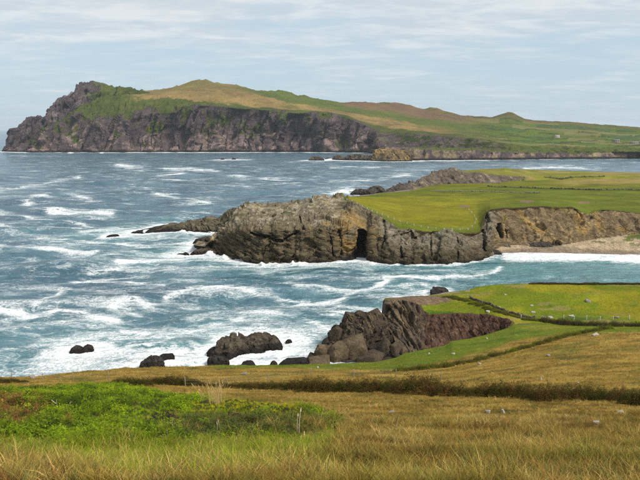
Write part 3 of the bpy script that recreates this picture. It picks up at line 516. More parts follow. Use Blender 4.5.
P, v = loft([q0, q1, q2, q3, q4, q5, q6], [2, 96, 20, 22, 26, 14]); V2 = np.broadcast_to(v[:, None], P.shape[:2]); PX = np.broadcast_to(px, V2.shape); QX, QY = project(P)
SHORE.append(q6[::4, :2] - np.array([0, 3])); SHORE.append(q1[px < 505][::3, :2])
n = grid_normals(P); n = np.where(n[..., 1:2] > 0.3, -n, n)
face = sst(V2, 0.5, 1.1) * (1 - sst(V2, 1.97, 2.06)); bank = sst(PX, 418, 430); face = face * (1 - sst(PX, 508, 518))
R2 = rot_frame(0.35, -0.95, 0.25); q = P @ R2
b1, _ = blocks(q / np.array([9, 6, 1.7])); b2, _ = blocks(q / np.array([3.2, 2.4, 0.7]) + 5); b3, _ = blocks(q / np.array([1.2, 1.0, 0.35]) + 8)
dsp = lerp(b1 * 1.0 + b2 * 0.42 + b3 * 0.16 + ridged(q / np.array([12, 8, 3.0]), 3) * 0.7, fbm(P / 3, 4) * 1.0 + ridged(P * np.array([1 / 3., 1 / 4., 1 / 9.]), 3) * 0.7, bank)
layer = q[..., 2] + 0.5 * fbm(P / 6, 2); dsp = dsp + (1 - bank) * (saw(layer / 2.3) * 0.75 + saw(layer / 0.8) * 0.3) + bank * (saw((P[..., 0] + 0.8 * P[..., 2] + 2 * fbm(P / 5, 2)) / 5.5) * 0.5 + blocks(P / 2.2)[0] * 0.4 + saw(layer / 1.3) * 0.15)
P = P + n * (face * dsp * (1 - 0.7 * np.exp(-((V2 - 2) / .06) ** 2)) * sst(PX, 383, 386))[..., None]
turf = 1 - sst(V2, 0.5, 1.0) * (1 - sst(V2, 1.96, 2.04)) * (1 - sst(PX, 508, 518)); turf = turf * (1 - sst(V2, 5.05, 5.2))
fn = fbm(P / 4, 4); fn2 = fbm(P / 1.2, 3); fn3 = fbm(P / 16, 4)
P[..., 2] += turf * (fbm(P / 9, 3) * 0.35 + fn2 * 0.08)
bare = sst(1 - np.hypot((QX - 418) / 38, (QY - 300) / 5.8) + fn * 0.5, 0.0, 0.25) * (V2 > 1.97) * (QX < 462)
col = np.ones(P.shape) * np.array([0.175, 0.132, 0.092]); col = mixc(col, (0.28, 0.205, 0.12), sst(fbm(q / np.array([6, 5, 0.9]), 4), 0.05, 0.4)); col = mixc(col, (0.085, 0.07, 0.06), sst(-fbm(q / np.array([9, 7, 1.4]) + 4, 4), 0.05, 0.35))
col = mixc(col, (0.125, 0.070, 0.048), bank * face); col = mixc(col, (0.23, 0.145, 0.10), bank * face * sst(fn2 + fn, 0.25, 0.6)); col = mixc(col, (0.075, 0.045, 0.035), bank * face * sst(-fn + fn2 * 0.5, 0.1, 0.4)); col = mixc(col, (0.26, 0.18, 0.13), face * np.exp(-np.hypot((QX - 428) / 8, (QY - 343) / 8) ** 2) * sst(fn + 0.2, 0, 0.3))
gcol = np.ones(P.shape) * np.array([0.135, 0.170, 0.010]); gcol = mixc(gcol, (0.225, 0.200, 0.012), sst(fn3 + 0.3 * fn, 0.02, 0.3)); gcol = mixc(gcol, (0.065, 0.11, 0.010), sst(-fn3 + 0.3 * fn + 0.02 * (QY - 311), 0.15, 0.4)); gcol = mixc(gcol, (0.24, 0.19, 0.07), sst(fbm(P / np.array([14, 5, 5]) + 30, 3), 0.22, 0.4) * 0.7)
col = col * (1 - turf[..., None]) + gcol * turf[..., None]; col = mixc(col, (0.22, 0.145, 0.09), bare); col = mixc(col, (0.30, 0.22, 0.14), bare * sst(fn2 + fn * 0.5, 0.1, 0.4))
strip = (V2 > 4.72) * (V2 < 5.1) * (PX > 432) * (PX < 470) * 1.0; col = mixc(col, (0.27, 0.21, 0.15), strip * sst(fn + 0.3, 0, 0.2))
rock = np.clip(1 - turf + bare, 0, 1)
PP, PTURF, PFN3, PQX, PV = P, turf * (1 - bare), fn3, QX, V2
PROM = link('promontory', mesh_np('promontory', P, grid_quads(*P.shape[:2]), attrs={'col': col, 'rock': rock, 'strata': P @ R2}), MAT_NEAR); tag(PROM, kind='structure')

# ================================================================== FOREGROUND HILLSIDE
def inpoly(X, Yp, poly):
    poly = np.array(poly, float); ins = np.zeros(X.shape, bool); j = len(poly) - 1
    for i in range(len(poly)):
        xi, yi = poly[i]; xj, yj = poly[j]
        ins ^= ((yi > Yp) != (yj > Yp)) & (X < (xj - xi) * (Yp - yi) / (yj - yi + 1e-9) + xi); j = i
    return ins
px = np.concatenate([np.linspace(-2600, -70, 70), np.linspace(-60, 700, 760), np.linspace(710, 3200, 70)])
def hrow(Y, py): return PY(px, py, Y)
def near_row(Y, z): p = np.zeros((len(px), 3)); p[:, 0] = (px - 320) / FPX * max(Y, 8.0); p[:, 1] = Y; p[:, 2] = z; return p
H = [near_row(-25, 66), near_row(0, 58.2), near_row(8, 55.6), hrow(15, 482 + 0 * px), hrow(28, 441 + 0 * px), hrow(50, 411 + 0 * px), hrow(78, 394 + 0 * px),
     hrow(105, cv([(0,384),(200,382.5),(300,382),(430,379),(500,372),(560,366),(640,360),(3200,340)], px)),
     hrow(cv([(0,128),(300,130),(430,126),(545,150),(640,160),(3200,160)], px), cv([(0,378.7),(43,376.2),(75,372.5),(100,371.5),(125,369),(160,367.7),(230,367),(300,368.5),(375,370.5),(430,370),(460,363.5),(500,355),(545,342.5),(580,335.5),(600,331.5),(640,328.5),(3200,300)], px)),
     hrow(cv([(0,132),(230,146),(310,152),(375,158),(425,166),(470,176),(510,184),(560,188),(640,192),(3200,192)], px), cv([(0,378.3),(12,377.3),(43,375.8),(60,374),(75,372.1),(100,371),(118,369.6),(125,368),(135,368.6),(160,367.2),(190,367),(230,366.2),(270,365.2),(310,364.6),(340,363.6),(375,362),(395,358),(405,353.5),(425,349.5),(445,345.5),(452,341),(470,338.5),(490,333.5),(505,328.5),(515,326),(545,325.5),(600,326.5),(640,326),(3200,310)], px))]
e = H[-1]; rt = sst(px, 505, 518)
H.append(e + np.stack([0 * px, lerp(4, 8, rt), lerp(-3.5, -1.5, rt)], -1)); last = e + np.stack([0 * px, lerp(11, 18, rt), 0 * px], -1); last[:, 2] = lerp(-4.0, e[:, 2] - 4, rt); H.append(last)
P, v = loft(H, [6, 8, 18, 46, 60, 54, 46, 40, 40, 8, 8]); V2 = np.broadcast_to(v[:, None], P.shape[:2]); PX = np.broadcast_to(px, V2.shape)
P = smooth_v(P, 14, np.clip(1 - np.abs(V2 - 5.0) / 3.8, 0, 1)[..., None] > 0.05) if False else P
QX, QY = project(P); YY = P[..., 1]
amp = sst(YY, 4, 30)
def bump_at(cx, cy, Yc, wx, wy, h):
    c = PY(cx, cy, Yc); return h * np.exp(-(((P[..., 0] - c[0]) / wx) ** 2 + ((YY - c[1]) / wy) ** 2))
P[..., 2] += amp * (fbm(P / 14 + 3, 3) * 0.5 + fbm(P * np.array([1 / 4.5, 1 / 2.4, 1 / 3]), 3) * 0.34 + fbm(P / 0.9, 2) * 0.07) * np.where(V2 > 8.9, 0.35, 1)
# the green mound on the left with its muddy hollow
add = bump_at(40, 398, 52, 9, 7, 0.8) + bump_at(120, 395, 54, 5, 5, 0.5) + bump_at(230, 410, 48, 6, 4, 0.5) - bump_at(130, 432, 33, 2.6, 3.0, 0.55) - bump_at(172, 421, 40, 1.6, 2.2, 0.45) + bump_at(250, 436, 31, 4, 4, 0.35)
P[..., 2] += add
P[..., 2] += inpoly(QX, QY, [(-200,400),(0,392),(110,388),(200,404),(320,415),(326,438),(200,455),(-200,470)]) * (fbm(P / 2.6 + 7, 3) * 0.75 + fbm(P / 1.0, 2) * 0.22)
fn = fbm(P / 3.5, 4); fn2 = fbm(P / 0.9, 3); fn3 = fbm(P / 13, 4); fw = fbm(P * np.array([1 / 7, 1 / 2.6, 1 / 2.6]), 4)
MOUND = [(-120,396),(0,390),(60,389),(110,386),(150,392),(200,403),(240,405),(285,409),(325,414),(336,428),(338,446),(326,470),(280,482),(110,486),(60,468),(0,462),(-120,462)]
mound = inpoly(QX + fn * 30 + fn2 * 14, QY + fn2 * 5 + fn * 4, MOUND) * 1.0
col = np.ones(P.shape) * np.array([0.27, 0.165, 0.032]); col = mixc(col, (0.38, 0.245, 0.055), sst(fw + 0.1, 0, 0.35)); col = mixc(col, (0.12, 0.105, 0.03), sst(-fw + fn * 0.4, 0.12, 0.4)); col = mixc(col, (0.135, 0.15, 0.03), sst(fn3 - 0.05, 0.05, 0.35) * 0.55)
col = mixc(col, (0.05, 0.062, 0.014), mound)
greenedge = sst(QY * 0 + cv([(-60,-6),(180,-3),(230,1.2),(300,4.5),(375,8),(430,16),(500,16),(560,8),(640,6)], np.clip(QX, -60, 640)) + cv([(-60,378),(43,376),(125,368.5),(230,366.3),(310,364.6),(375,362),(395,358),(425,349.5),(445,345.5),(470,338.5),(505,328.5),(515,326),(640,326)], np.clip(QX, -60, 640)) - QY + fn * 2.0, -1.0, 1.0) * sst(YY, 100, 118)
col = mixc(col, (0.135, 0.175, 0.018), greenedge); col = mixc(col, (0.20, 0.20, 0.025), greenedge * sst(fn3 + fn * 0.5, 0.1, 0.4)); col = mixc(col, (0.09, 0.14, 0.02), greenedge * sst(-fn3, 0.1, 0.4))
mud = ((np.hypot((QX - 128) / 16, (QY - 434) / 5.5) < 1 + fn2 * 0.5) | (np.hypot((QX - 166) / 15, (QY - 420) / 5.5) < 1 + fn2 * 0.5) | (np.hypot((QX - 98) / 16, (QY - 419) / 2.6) < 0.8 + fn2 * 0.5) | (np.hypot((QX - 243) / 18, (QY - 420.5) / 2.4) < 1 + fn2 * 0.5)) * 1.0
col = mixc(col, (0.050, 0.034, 0.022), mud)
cliffedge = sst(V2, 9.3, 9.8)
col = mixc(col, (0.10, 0.075, 0.055), cliffedge)
HILL = link('hillside', mesh_np('hillside', P, grid_quads(*P.shape[:2]), attrs={'col': col, 'rock': np.maximum(cliffedge, mud)}), MAT_HILL); tag(HILL, kind='structure')
HP, HV, HQX, HQY, HMOUND, HMUD, HFW, HFN, HFN3, HGREEN = P, V2, QX, QY, mound, mud, fw, fn, fn3, greenedge
SHORE.append(last[(px > -60) & (px < 505)][::2, :2] - np.array([0, 2]))

bpy.context.view_layer.update(); DG = bpy.context.evaluated_depsgraph_get()
def hit(px, py):
    d = Vector(ray(px, py)).normalized(); r = scene.ray_cast(DG, cam.location, d)
    return np.array(r[1]) if r[0] else PY(px, py, 150.)
def ground(x, y):
    r = scene.ray_cast(DG, Vector((x, y, 400)), Vector((0, 0, -1))); return r[1].z if r[0] else 0.0

# ================================================================== SEA
rows_py = np.concatenate([np.arange(440, 132.2, -0.55), np.array([131.9, 131.6, 131.3, 131.0, 130.8, 130.6])])
cols = np.concatenate([np.linspace(-2000, -70, 50), np.linspace(-60, 700, 860), np.linspace(710, 2600, 50)])
SX, SY = np.meshgrid(cols, rows_py); P = PZ(SX, SY, 0.0); xy = P[..., :2]; Yd = P[..., 1]
from mathutils import kdtree
def dist_to(pts, q, cap=90.0):
    kd = kdtree.KDTree(len(pts))
    for i, p in enumerate(pts): kd.insert((p[0], p[1], 0), i)
    kd.balance(); return np.array([kd.find((a, b, 0))[2] for a, b in q])
shore = np.concatenate(SHORE); flatq = xy.reshape(-1, 2)
D = np.full(Yd.shape, 300.0); mk = (SX > -75) & (SX < 900) & (SY < 400); D[mk] = dist_to(shore, xy[mk]); DC = np.full(Yd.shape, 300.0); mk = (SX > 330) & (SX < 1100) & (SY < 345) & (SY > 200); DC[mk] = dist_to(COVE_SHORE, xy[mk])
farw = sst(Yd, 900, 1300)
# swell and chop; wave trains shorter than the mesh can carry are left to the material
step = np.maximum(np.abs(np.gradient(Yd, axis=0)), np.abs(np.gradient(P[..., 0], axis=1)))
z = np.zeros(Yd.shape); rw = np.random.default_rng(5)
for k in range(46):
    lam = 4.5 * (1.115 ** k) if k < 30 else rw.uniform(18, 70); ang = rw.normal(math.radians(-62), 0.55); a = 0.0105 * lam ** 0.82 * rw.uniform(0.5, 1.2)
    kx, ky = math.cos(ang) * 2 * math.pi / lam, math.sin(ang) * 2 * math.pi / lam
    ph = kx * P[..., 0] + ky * Yd + rw.uniform(0, 6.28) + 0.8 * np.sin(P[..., 0] / 60 + k) 
    z += a * (1 - np.abs(np.sin(ph / 2)) * 1.3 + 0.3) * sst(lam / step, 2.0, 4.0) if k % 2 else a * np.sin(ph) * sst(lam / step, 2.0, 4.0)
z -= z.mean()
calm = 1 - 0.88 * (1 - sst(DC, 25, 110)); z *= calm * 1.25 * (0.3 + 0.7 * sst(D, 3, 45))
# foam: lines of broken water traced as they lie on the sea, the surf round the rocks, the beach breakers
pp = np.stack([P[..., 0], Yd, 0 * Yd], -1)
wx = fbm(pp / 16, 3); wy = fbm(pp / 16 + 40, 3); gx, gy = SX + 5.0 * wx + 2.0 * fbm(pp / 5, 2), SY + 1.6 * wy * np.clip((SY - 129) / 120, 0.12, 1.2)
foam = np.zeros(Yd.shape); broken = np.clip(0.85 + 0.9 * fbm(pp / np.array([26, 9, 9]), 3), 0.25, 1.35)
LINES = [([(46,195),(34,197.5),(27,201),(28,205.5),(38,209),(55,212),(75,213.5),(110,214)], 1.5, 1), ([(0,190),(25,187),(45,183),(78,177)], 1.2, .7), ([(118,164.5),(140,167)], 1.6, 1), ([(165,168),(185,168.2),(218,170.5)], 1.0, 1), ([(160,175),(182,173)], 1.0, .9),
 ([(133,185),(150,190),(160,195),(190,200),(212,203)], 1.2, .8), ([(75,196),(88,199)], 1.3, .8), ([(0,213),(50,219),(92,226)], 1.0, .7), ([(0,246),(40,250),(60,251),(92,254)], 1.6, .8), ([(0,225),(40,228),(80,227)], .9, .5), ([(82,233),(105,231),(135,228)], 1.5, .7),
 ([(0,312),(30,315),(60,312),(85,315),(105,318),(118,319.5)], 1.9, .95), ([(34,307),(52,299),(62,292)], 1.7, .8), ([(112,309),(124,302),(136,301),(146,306)], 2.4, .8), ([(124,312),(150,318)], 1.3, .7), ([(70,278),(110,279),(162,284)], 1.2, .8), ([(165,298),(195,290),(240,291)], 1.4, .75), ([(122,330),(146,333)], 1.6, .9), ([(90,271),(118,268)], 1.2, .6),
 ([(440,278),(410,277.5),(385,276)], 1.5, 1), ([(385,281),(380,285.5),(360,289),(350,294),(338,299.5),(322,302),(300,300.5)], 2.4, 1.15), ([(200,288),(240,291),(280,296),(322,302)], 1.5, .85), ([(295,287),(330,286),(362,288)], 1.2, .7), ([(500,266.5),(494,271),(472,276),(440,279),(412,278)], 1.7, 1.1), ([(385,276),(384,281)], 1.2, 1), ([(340,305),(362,307),(384,312)], 1.6, .8),
 ([(334,194),(343,190.5),(352,189.5)], 2.2, 1.2), ([(525,167.5),(560,167),(600,168.5)], 0.8, 1), ([(540,164.5),(575,165)], .5, .8), ([(380,178),(418,173.5)], .9, .8), ([(330,181),(370,180)], .7, .7), ([(395,170),(432,169)], .6, .6), ([(330,167),(390,166)], .5, .7), ([(230,158.6),(250,158.9)], .5, 1), ([(325,159.6),(352,159.4)], .5, 1.1), ([(380,158.2),(400,158)], .3, .8),
 ([(10,155),(60,155.6)], .35, .5), ([(150,178),(205,181)], .8, .5), ([(230,176),(290,180)], .8, .6), ([(225,186),(300,183)], .8, .55), ([(270,193),(320,192)], .8, .5), ([(0,330),(60,327)], 1.3, .5), ([(150,345),(200,330),(240,322)], 2.2, .6), ([(0,352),(40,345),(70,342)], 2.4, .55), ([(95,352),(140,345),(200,350)], 3.0, .5), ([(120,262),(200,258)], 1.6, .8), ([(40,238),(90,240),(150,246)], 1.2, .7), ([(30,270),(70,268)], .9, .5), ([(425,285),(430,294)], 2.2, .9), ([(240,312),(300,318),(330,330)], 2.6, .6), ([(300,320),(345,312)], 2.0, .7), ([(250,330),(300,345)], 2.5, .7)]
for pts, wd, s in LINES:
    pts = np.array(pts, float); best = np.full(SX.shape, 1e9)
    m = (SX > pts[:, 0].min() - 20) & (SX < pts[:, 0].max() + 20) & (SY > pts[:, 1].min() - 8) & (SY < pts[:, 1].max() + 8)
    X, Yp = gx[m], gy[m]; bb = np.full(X.shape, 1e9)
    for a, c in zip(pts[:-1], pts[1:]):
        d = c - a; t = np.clip(((X - a[0]) * d[0] + (Yp - a[1]) * d[1]) / (d @ d), 0, 1)
        bb = np.minimum(bb, np.hypot((X - a[0] - t * d[0]) * 0.5, Yp - a[1] - t * d[1]))
    best[m] = bb; foam = np.maximum(foam, s * (np.exp(-(best / (wd * 0.7)) ** 2) * 0.30 + np.exp(-(best / (wd * 2.4)) ** 2) * 0.34))
foam *= broken * lerp(0.82, 1.0, sst(SY, 190, 250))
surf = np.exp(-D / lerp(6.0, 16.0, farw)) * 0.95; wide = np.exp(-D / 26.0) * 0.26
lee = sst(SX, 470, 500) * (1 - sst(SY, 262, 300)); surf *= (1 - 0.6 * lee); wide *= (1 - 0.8 * lee)
behind = (1 - sst(SY, 225, 235)) * sst(SX, 300, 360) * (Yd < 900); surf *= 1 - 0.55 * behind
beach = np.exp(-((DC - 9) / 12) ** 2) * sst(SX, 496, 512) * 1.2; beach = np.maximum(beach, np.exp(-((DC - 17) / 2.5) ** 2) * sst(SX, 540, 580) * 0.7)
rough = np.clip(0.22 + 0.20 * fbm(pp / 90, 3) + 0.14 * sst(-SX, -330, -100) * sst(SY, 215, 260) * (1 - 0.6 * sst(SY, 325, 350)) + 0.06 * sst(-SX, -420, -380) * sst(SY, 255, 300), 0.05, 0.8) * (1 - sst(SX, 400, 470) * sst(SY, 250, 262)) * (1 - 0.4 * sst(-SY, -170, -150))
dens = np.maximum(np.maximum(foam, np.maximum(surf, wide)), beach) + rough * 0.5
# spray thrown up at the headland foot
spray = np.zeros(Yd.shape)
for (sx, sy, r, h) in [(217,251,7,4.5), (211,255,5,3.0), (224,258,4,2.0), (343,193,6,4.0), (262,264.5,3,1.4), (293,263.5,2,2.0), (183,231.8,4,1.6), (300,263,5,0.8), (340,262,5,1.0), (372,263.5,4,1.0), (331,158.8,4,3.0), (70,152.4,3,3), (136,152,3,3), (102,152.3,2,2)]:
    c = PZ(sx, sy, 0.0); sc = c[1] / FPX; dd = np.hypot((P[..., 0] - c[0]) / (r * sc * 1.2), (Yd - c[1]) / (r * sc * 2.2)); g = np.exp(-dd ** 2 * 1.5); spray = np.maximum(spray, g * h); dens = np.maximum(dens, g * 1.5)
z += spray * (0.75 + 0.6 * fbm(pp / 1.3, 3)) + np.exp(-D / 7) * (0.0 + 0.5 * fbm(pp / 3, 3)) * (1 - farw) - 0.35 + beach * 0.2 * (0.7 + fbm(pp / 4, 2))
aer = np.clip(np.maximum(np.maximum(np.exp(-D / 30) * 0.85 * (1 - farw), foam * 0.5), 0.95 * sst(SX, 400, 500) * (1 - sst(DC, 30, 150))) + 0.35 * fbm(pp / 30, 3), 0, 1) * (1 - 0.7 * sst(Yd, 420, 700))
P[..., 2] = z
def sea_mat():
    m, t, b = new_mat('sea_water'); g = t.nodes.new('ShaderNodeNewGeometry'); pos = g.outputs['Position']; den = attr(t, 'foam'); ae = attr(t, 'aerated')
    nw = t.nodes.new('ShaderNodeTexNoise'); nw.inputs['Scale'].default_value = 0.09; nw.inputs['Detail'].default_value = 4; t.links.new(pos, nw.inputs['Vector'])
    sub = t.nodes.new('ShaderNodeVectorMath'); sub.operation = 'SUBTRACT'; t.links.new(nw.outputs['Color'], sub.inputs[0]); sub.inputs[1].default_value = (.5, .5, .5)
    scl = t.nodes.new('ShaderNodeVectorMath'); scl.operation = 'SCALE'; scl.inputs[3].default_value = 14; t.links.new(sub.outputs[0], scl.inputs[0])
    ad = t.nodes.new('ShaderNodeVectorMath'); t.links.new(pos, ad.inputs[0]); t.links.new(scl.outputs[0], ad.inputs[1]); w = ad.outputs[0]
    def rid(scale, det):
        nn = noise_tex(t, w, scale, det, 0.6); return math_node(t, 'SUBTRACT', 1.0, math_node(t, 'MULTIPLY', math_node(t, 'ABSOLUTE', math_node(t, 'SUBTRACT', nn, 0.5)), 5.0))
    w = mapping(t, w, (0.42, 1.0, 1.0), (0, 0, 0.12))
    r0, r1, r2, r3 = rid(0.030, 3), rid(0.085, 3), rid(0.21, 4), rid(0.6, 3); pn = noise_tex(t, w, 0.075, 7, 0.62)
    net = math_node(t, 'MAXIMUM', math_node(t, 'MAXIMUM', r0, r1), math_node(t, 'MULTIPLY', r2, 0.95)); net = math_node(t, 'MAXIMUM', net, math_node(t, 'MULTIPLY', r3, 0.82))
    f = math_node(t, 'ADD', math_node(t, 'ADD', math_node(t, 'MULTIPLY', net, 0.60), math_node(t, 'MULTIPLY', math_node(t, 'SUBTRACT', pn, 0.5), 1.15)), math_node(t, 'MULTIPLY', den, 0.66))
    fleck = math_node(t, 'MULTIPLY', ramp(t, noise_tex(t, mapping(t, w, (1.0, 1.5, 1)), 0.33, 6, 0.66), 0.57, 0.71), 0.75)
    fm = math_node(t, 'MAXIMUM', ramp(t, f, 0.60, 0.92), fleck)
    ff = math_node(t, 'MULTIPLY', fm, ramp(t, math_node(t, 'ADD', noise_tex(t, pos, 1.1, 5, 0.7), math_node(t, 'MULTIPLY', den, 0.35)), 0.30, 0.75))
    lace = ramp(t, math_node(t, 'ADD', math_node(t, 'MAXIMUM', r2, math_node(t, 'MULTIPLY', r3, 0.95)), math_node(t, 'MULTIPLY', den, 0.42)), 0.50, 0.95)
    ff = math_node(t, 'MULTIPLY', ff, math_node(t, 'ADD', 0.22, math_node(t, 'MULTIPLY', lace, 0.78)))
    nl = noise_tex(t, pos, 0.018, 5, 0.6)
    deep = mix_col(t, ramp(t, nl, 0.35, 0.65), (0.036, 0.092, 0.138), (0.068, 0.145, 0.195))
    halo = math_node(t, 'MULTIPLY', ramp(t, f, 0.5, 0.95), 0.5)
    aefac = math_node(t, 'ADD', math_node(t, 'MULTIPLY', ae, math_node(t, 'ADD', 0.35, pn)), math_node(t, 'MULTIPLY', halo, math_node(t, 'ADD', ae, 0.25)), clamp=True)
    water = mix_col(t, aefac, deep, (0.10, 0.255, 0.27))
    t.links.new(mix_col(t, ff, water, (0.80, 0.82, 0.82)), b.inputs['Base Color'])
    ro = t.nodes.new('ShaderNodeMix'); t.links.new(ff, ro.inputs[0]); ro.inputs[2].default_value = 0.17; ro.inputs[3].default_value = 0.85; t.links.new(ro.outputs[0], b.inputs['Roughness'])
    b.inputs['IOR'].default_value = 1.33
    wm = mapping(t, pos, (0.5, 1.0, 1), (0, 0, 0.15)); h1 = noise_tex(t, wm, 0.55, 5, 0.62, 0.4); h2 = noise_tex(t, wm, 0.10, 5, 0.6, 0.5)
    h = math_node(t, 'ADD', math_node(t, 'MULTIPLY', h1, 1.4), math_node(t, 'MULTIPLY', h2, 6.0)); h = math_node(t, 'ADD', h, math_node(t, 'MULTIPLY', noise_tex(t, wm, 0.03, 4, 0.6, 0.5), 9.0)); h = math_node(t, 'ADD', h, math_node(t, 'MULTIPLY', ff, 0.25))
    t.links.new(bump(t, h, 1.0, 1.0), b.inputs['Normal'])
    return m
far = PZ(cols, 130.6 + 0 * cols, 0.0); k = 30000 / np.minimum(far[:, 1], 29000)
P = np.concatenate([P, (far * k[:, None])[None]], 0); P[-1, :, 2] = 0
ext = lambda a: np.concatenate([a, a[-1:]], 0)
o = link('sea', mesh_np('sea', P, grid_quads(*P.shape[:2]), attrs={'foam': ext(dens), 'aerated': ext(aer)}), sea_mat()); tag(o, kind='structure')
# ================================================================== plants and things
def blades_mesh(name, nb, h, spread, width, lean, seed, seg=3):
    r = np.random.default_rng(seed); V = []; Q = []; T = []
    for _ in range(nb):
        a = r.uniform(0, 6.283); rad = spread * math.sqrt(r.random()); bx, by = rad * math.cos(a), rad * math.sin(a)
        hh = h * r.uniform(0.55, 1.1); la = r.uniform(0, 6.283); ln = lean * r.uniform(0.2, 1.2) * hh; fa = r.uniform(0, 3.14); w = width * r.uniform(0.6, 1.2)
        i0 = len(V)
        for s in range(seg):
            t = s / seg; x = bx + math.cos(la) * ln * t * t; y = by + math.sin(la) * ln * t * t; zz = hh * (t - 0.18 * t * t); ww = w * (1 - 0.55 * t) / 2
            V += [(x - math.cos(fa) * ww, y - math.sin(fa) * ww, zz), (x + math.cos(fa) * ww, y + math.sin(fa) * ww, zz)]
        V.append((bx + math.cos(la) * ln, by + math.sin(la) * ln, hh * 0.82))
        for s in range(seg - 1): k = i0 + 2 * s; Q.append((k, k + 1, k + 3, k + 2))
        k = i0 + 2 * (seg - 1); T.append((k, k + 1, k + 2))
    return mesh_np(name, V, Q, T, smooth=False)
def leaves_mesh(name, nl, rad, h, size, seed, flat=0.5, dome=True):
    """leaf-sized folded faces spread through a low dome"""
    r = np.random.default_rng(seed); V = []; T = []
    for _ in range(nl):
        a = r.uniform(0, 6.283); rr = rad * math.sqrt(r.random()); zt = h * math.sqrt(max(0, 1 - (rr / rad) ** 2)) if dome else h; zt *= 1 + 0.28 * math.sin(3 * a + seed) * math.sin(7 * rr / rad + seed) + 0.15 * math.sin(9 * a + 2 * seed)
        c = np.array([rr * math.cos(a), rr * math.sin(a), zt * r.uniform(0.35, 1.05)]); s = size * r.uniform(0.6, 1.3)
        d = np.array([math.cos(a) + r.normal(0, .6), math.sin(a) + r.normal(0, .6), r.normal(0.25, flat)]); d /= np.linalg.norm(d)
        u = np.cross(d, [0, 0, 1.0]); u /= max(np.linalg.norm(u), 1e-6); nn = np.cross(u, d); i = len(V)
        V += [c - d * s * .5, c + u * s * .3 + nn * s * .1, c + d * s * .5, c - u * s * .3 + nn * s * .1]; T += [(i, i + 1, i + 2), (i, i + 2, i + 3)]
    return mesh_np(name, V, None, T, smooth=False)
def plant_mat(name, inst=True, base=(0.1, 0.12, 0.03), var=0.35, alt=None):
    m, t, b = new_mat(name)
    if inst:
        c = attr(t, 'tcol', 'INSTANCER', 'Color')
    else:
        rgb = t.nodes.new('ShaderNodeRGB'); rgb.outputs[0].default_value = (*base, 1); c = rgb.outputs[0]
        oi = t.nodes.new('ShaderNodeObjectInfo')
        if alt: c = mix_col(t, oi.outputs['Random'], base, alt)
        g = t.nodes.new('ShaderNodeNewGeometry'); c = scale_col(t, c, noise_tex(t, g.outputs['Position'], 1.6, 5, 0.7), 1 - var, 1 + var)
        if alt: c = mix_col(t, ramp(t, noise_tex(t, g.outputs['Position'], 0.7, 4, 0.6), 0.45, 0.65), c, alt)
    t.links.new(c, b.inputs['Base Color']); b.inputs['Roughness'].default_value = 0.8; b.inputs['Specular IOR Level'].default_value = 0.04
    tr = t.nodes.new('ShaderNodeBsdfTranslucent'); t.links.new(c, tr.inputs[0]); ms = t.nodes.new('ShaderNodeMixShader'); ms.inputs[0].default_value = 0.3
    t.links.new(b.outputs[0], ms.inputs[1]); t.links.new(tr.outputs[0], ms.inputs[2]); t.links.new(ms.outputs[0], [n for n in t.nodes if n.type == 'OUTPUT_MATERIAL'][0].inputs[0])
    return m
M_PLANT = plant_mat('living_and_dry_blades')
def source(me):
    if not me.materials: me.materials.append(M_PLANT)
    return bpy.data.objects.new(me.name, me)
def scatter(name, label, cat, pts, scl, cols, sources, seed=1):
    r = np.random.default_rng(seed); me = bpy.data.meshes.new(name); me.vertices.add(len(pts)); me.vertices.foreach_set('co', np.asarray(pts, np.float32).ravel())
    a = me.attributes.new('rot', 'FLOAT_VECTOR', 'POINT'); rot = np.stack([r.normal(0, .12, len(pts)), r.normal(0, .12, len(pts)), r.uniform(0, 6.283, len(pts))], -1); a.data.foreach_set('vector', rot.astype(np.float32).ravel())
    a = me.attributes.new('scl', 'FLOAT', 'POINT'); a.data.foreach_set('value', np.asarray(scl, np.float32))
    a = me.attributes.new('tcol', 'FLOAT_COLOR', 'POINT'); a.data.foreach_set('color', np.concatenate([np.clip(cols, 0.004, 1), np.ones((len(pts), 1))], 1).astype(np.float32).ravel())
    me.materials.append(M_PLANT)
    o = link(name, me); g = bpy.data.node_groups.new(name, 'GeometryNodeTree'); g.interface.new_socket('Geometry', in_out='INPUT', socket_type='NodeSocketGeometry'); g.interface.new_socket('Geometry', in_out='OUTPUT', socket_type='NodeSocketGeometry')
    gi = g.nodes.new('NodeGroupInput'); go = g.nodes.new('NodeGroupOutput'); mp = g.nodes.new('GeometryNodeMeshToPoints'); ip = g.nodes.new('GeometryNodeInstanceOnPoints'); jn = g.nodes.new('GeometryNodeJoinGeometry')
    for s in sources:
        oi = g.nodes.new('GeometryNodeObjectInfo'); oi.inputs['Object'].default_value = s; oi.inputs['As Instance'].default_value = True; g.links.new(oi.outputs['Geometry'], jn.inputs[0])
    def na(nm, ty): n_ = g.nodes.new('GeometryNodeInputNamedAttribute'); n_.data_type = ty; n_.inputs[0].default_value = nm; return n_.outputs[0]
    er = g.nodes.new('FunctionNodeEulerToRotation'); g.links.new(na('rot', 'FLOAT_VECTOR'), er.inputs[0])
    g.links.new(gi.outputs[0], mp.inputs['Mesh']); g.links.new(mp.outputs[0], ip.inputs['Points']); g.links.new(jn.outputs[0], ip.inputs['Instance']); ip.inputs['Pick Instance'].default_value = True
    g.links.new(er.outputs[0], ip.inputs['Rotation']); g.links.new(na('scl', 'FLOAT'), ip.inputs['Scale']); g.links.new(ip.outputs[0], go.inputs[0])
    md = o.modifiers.new('spread', 'NODES'); md.node_group = g
    return tag(o, label, cat, None, 'stuff')
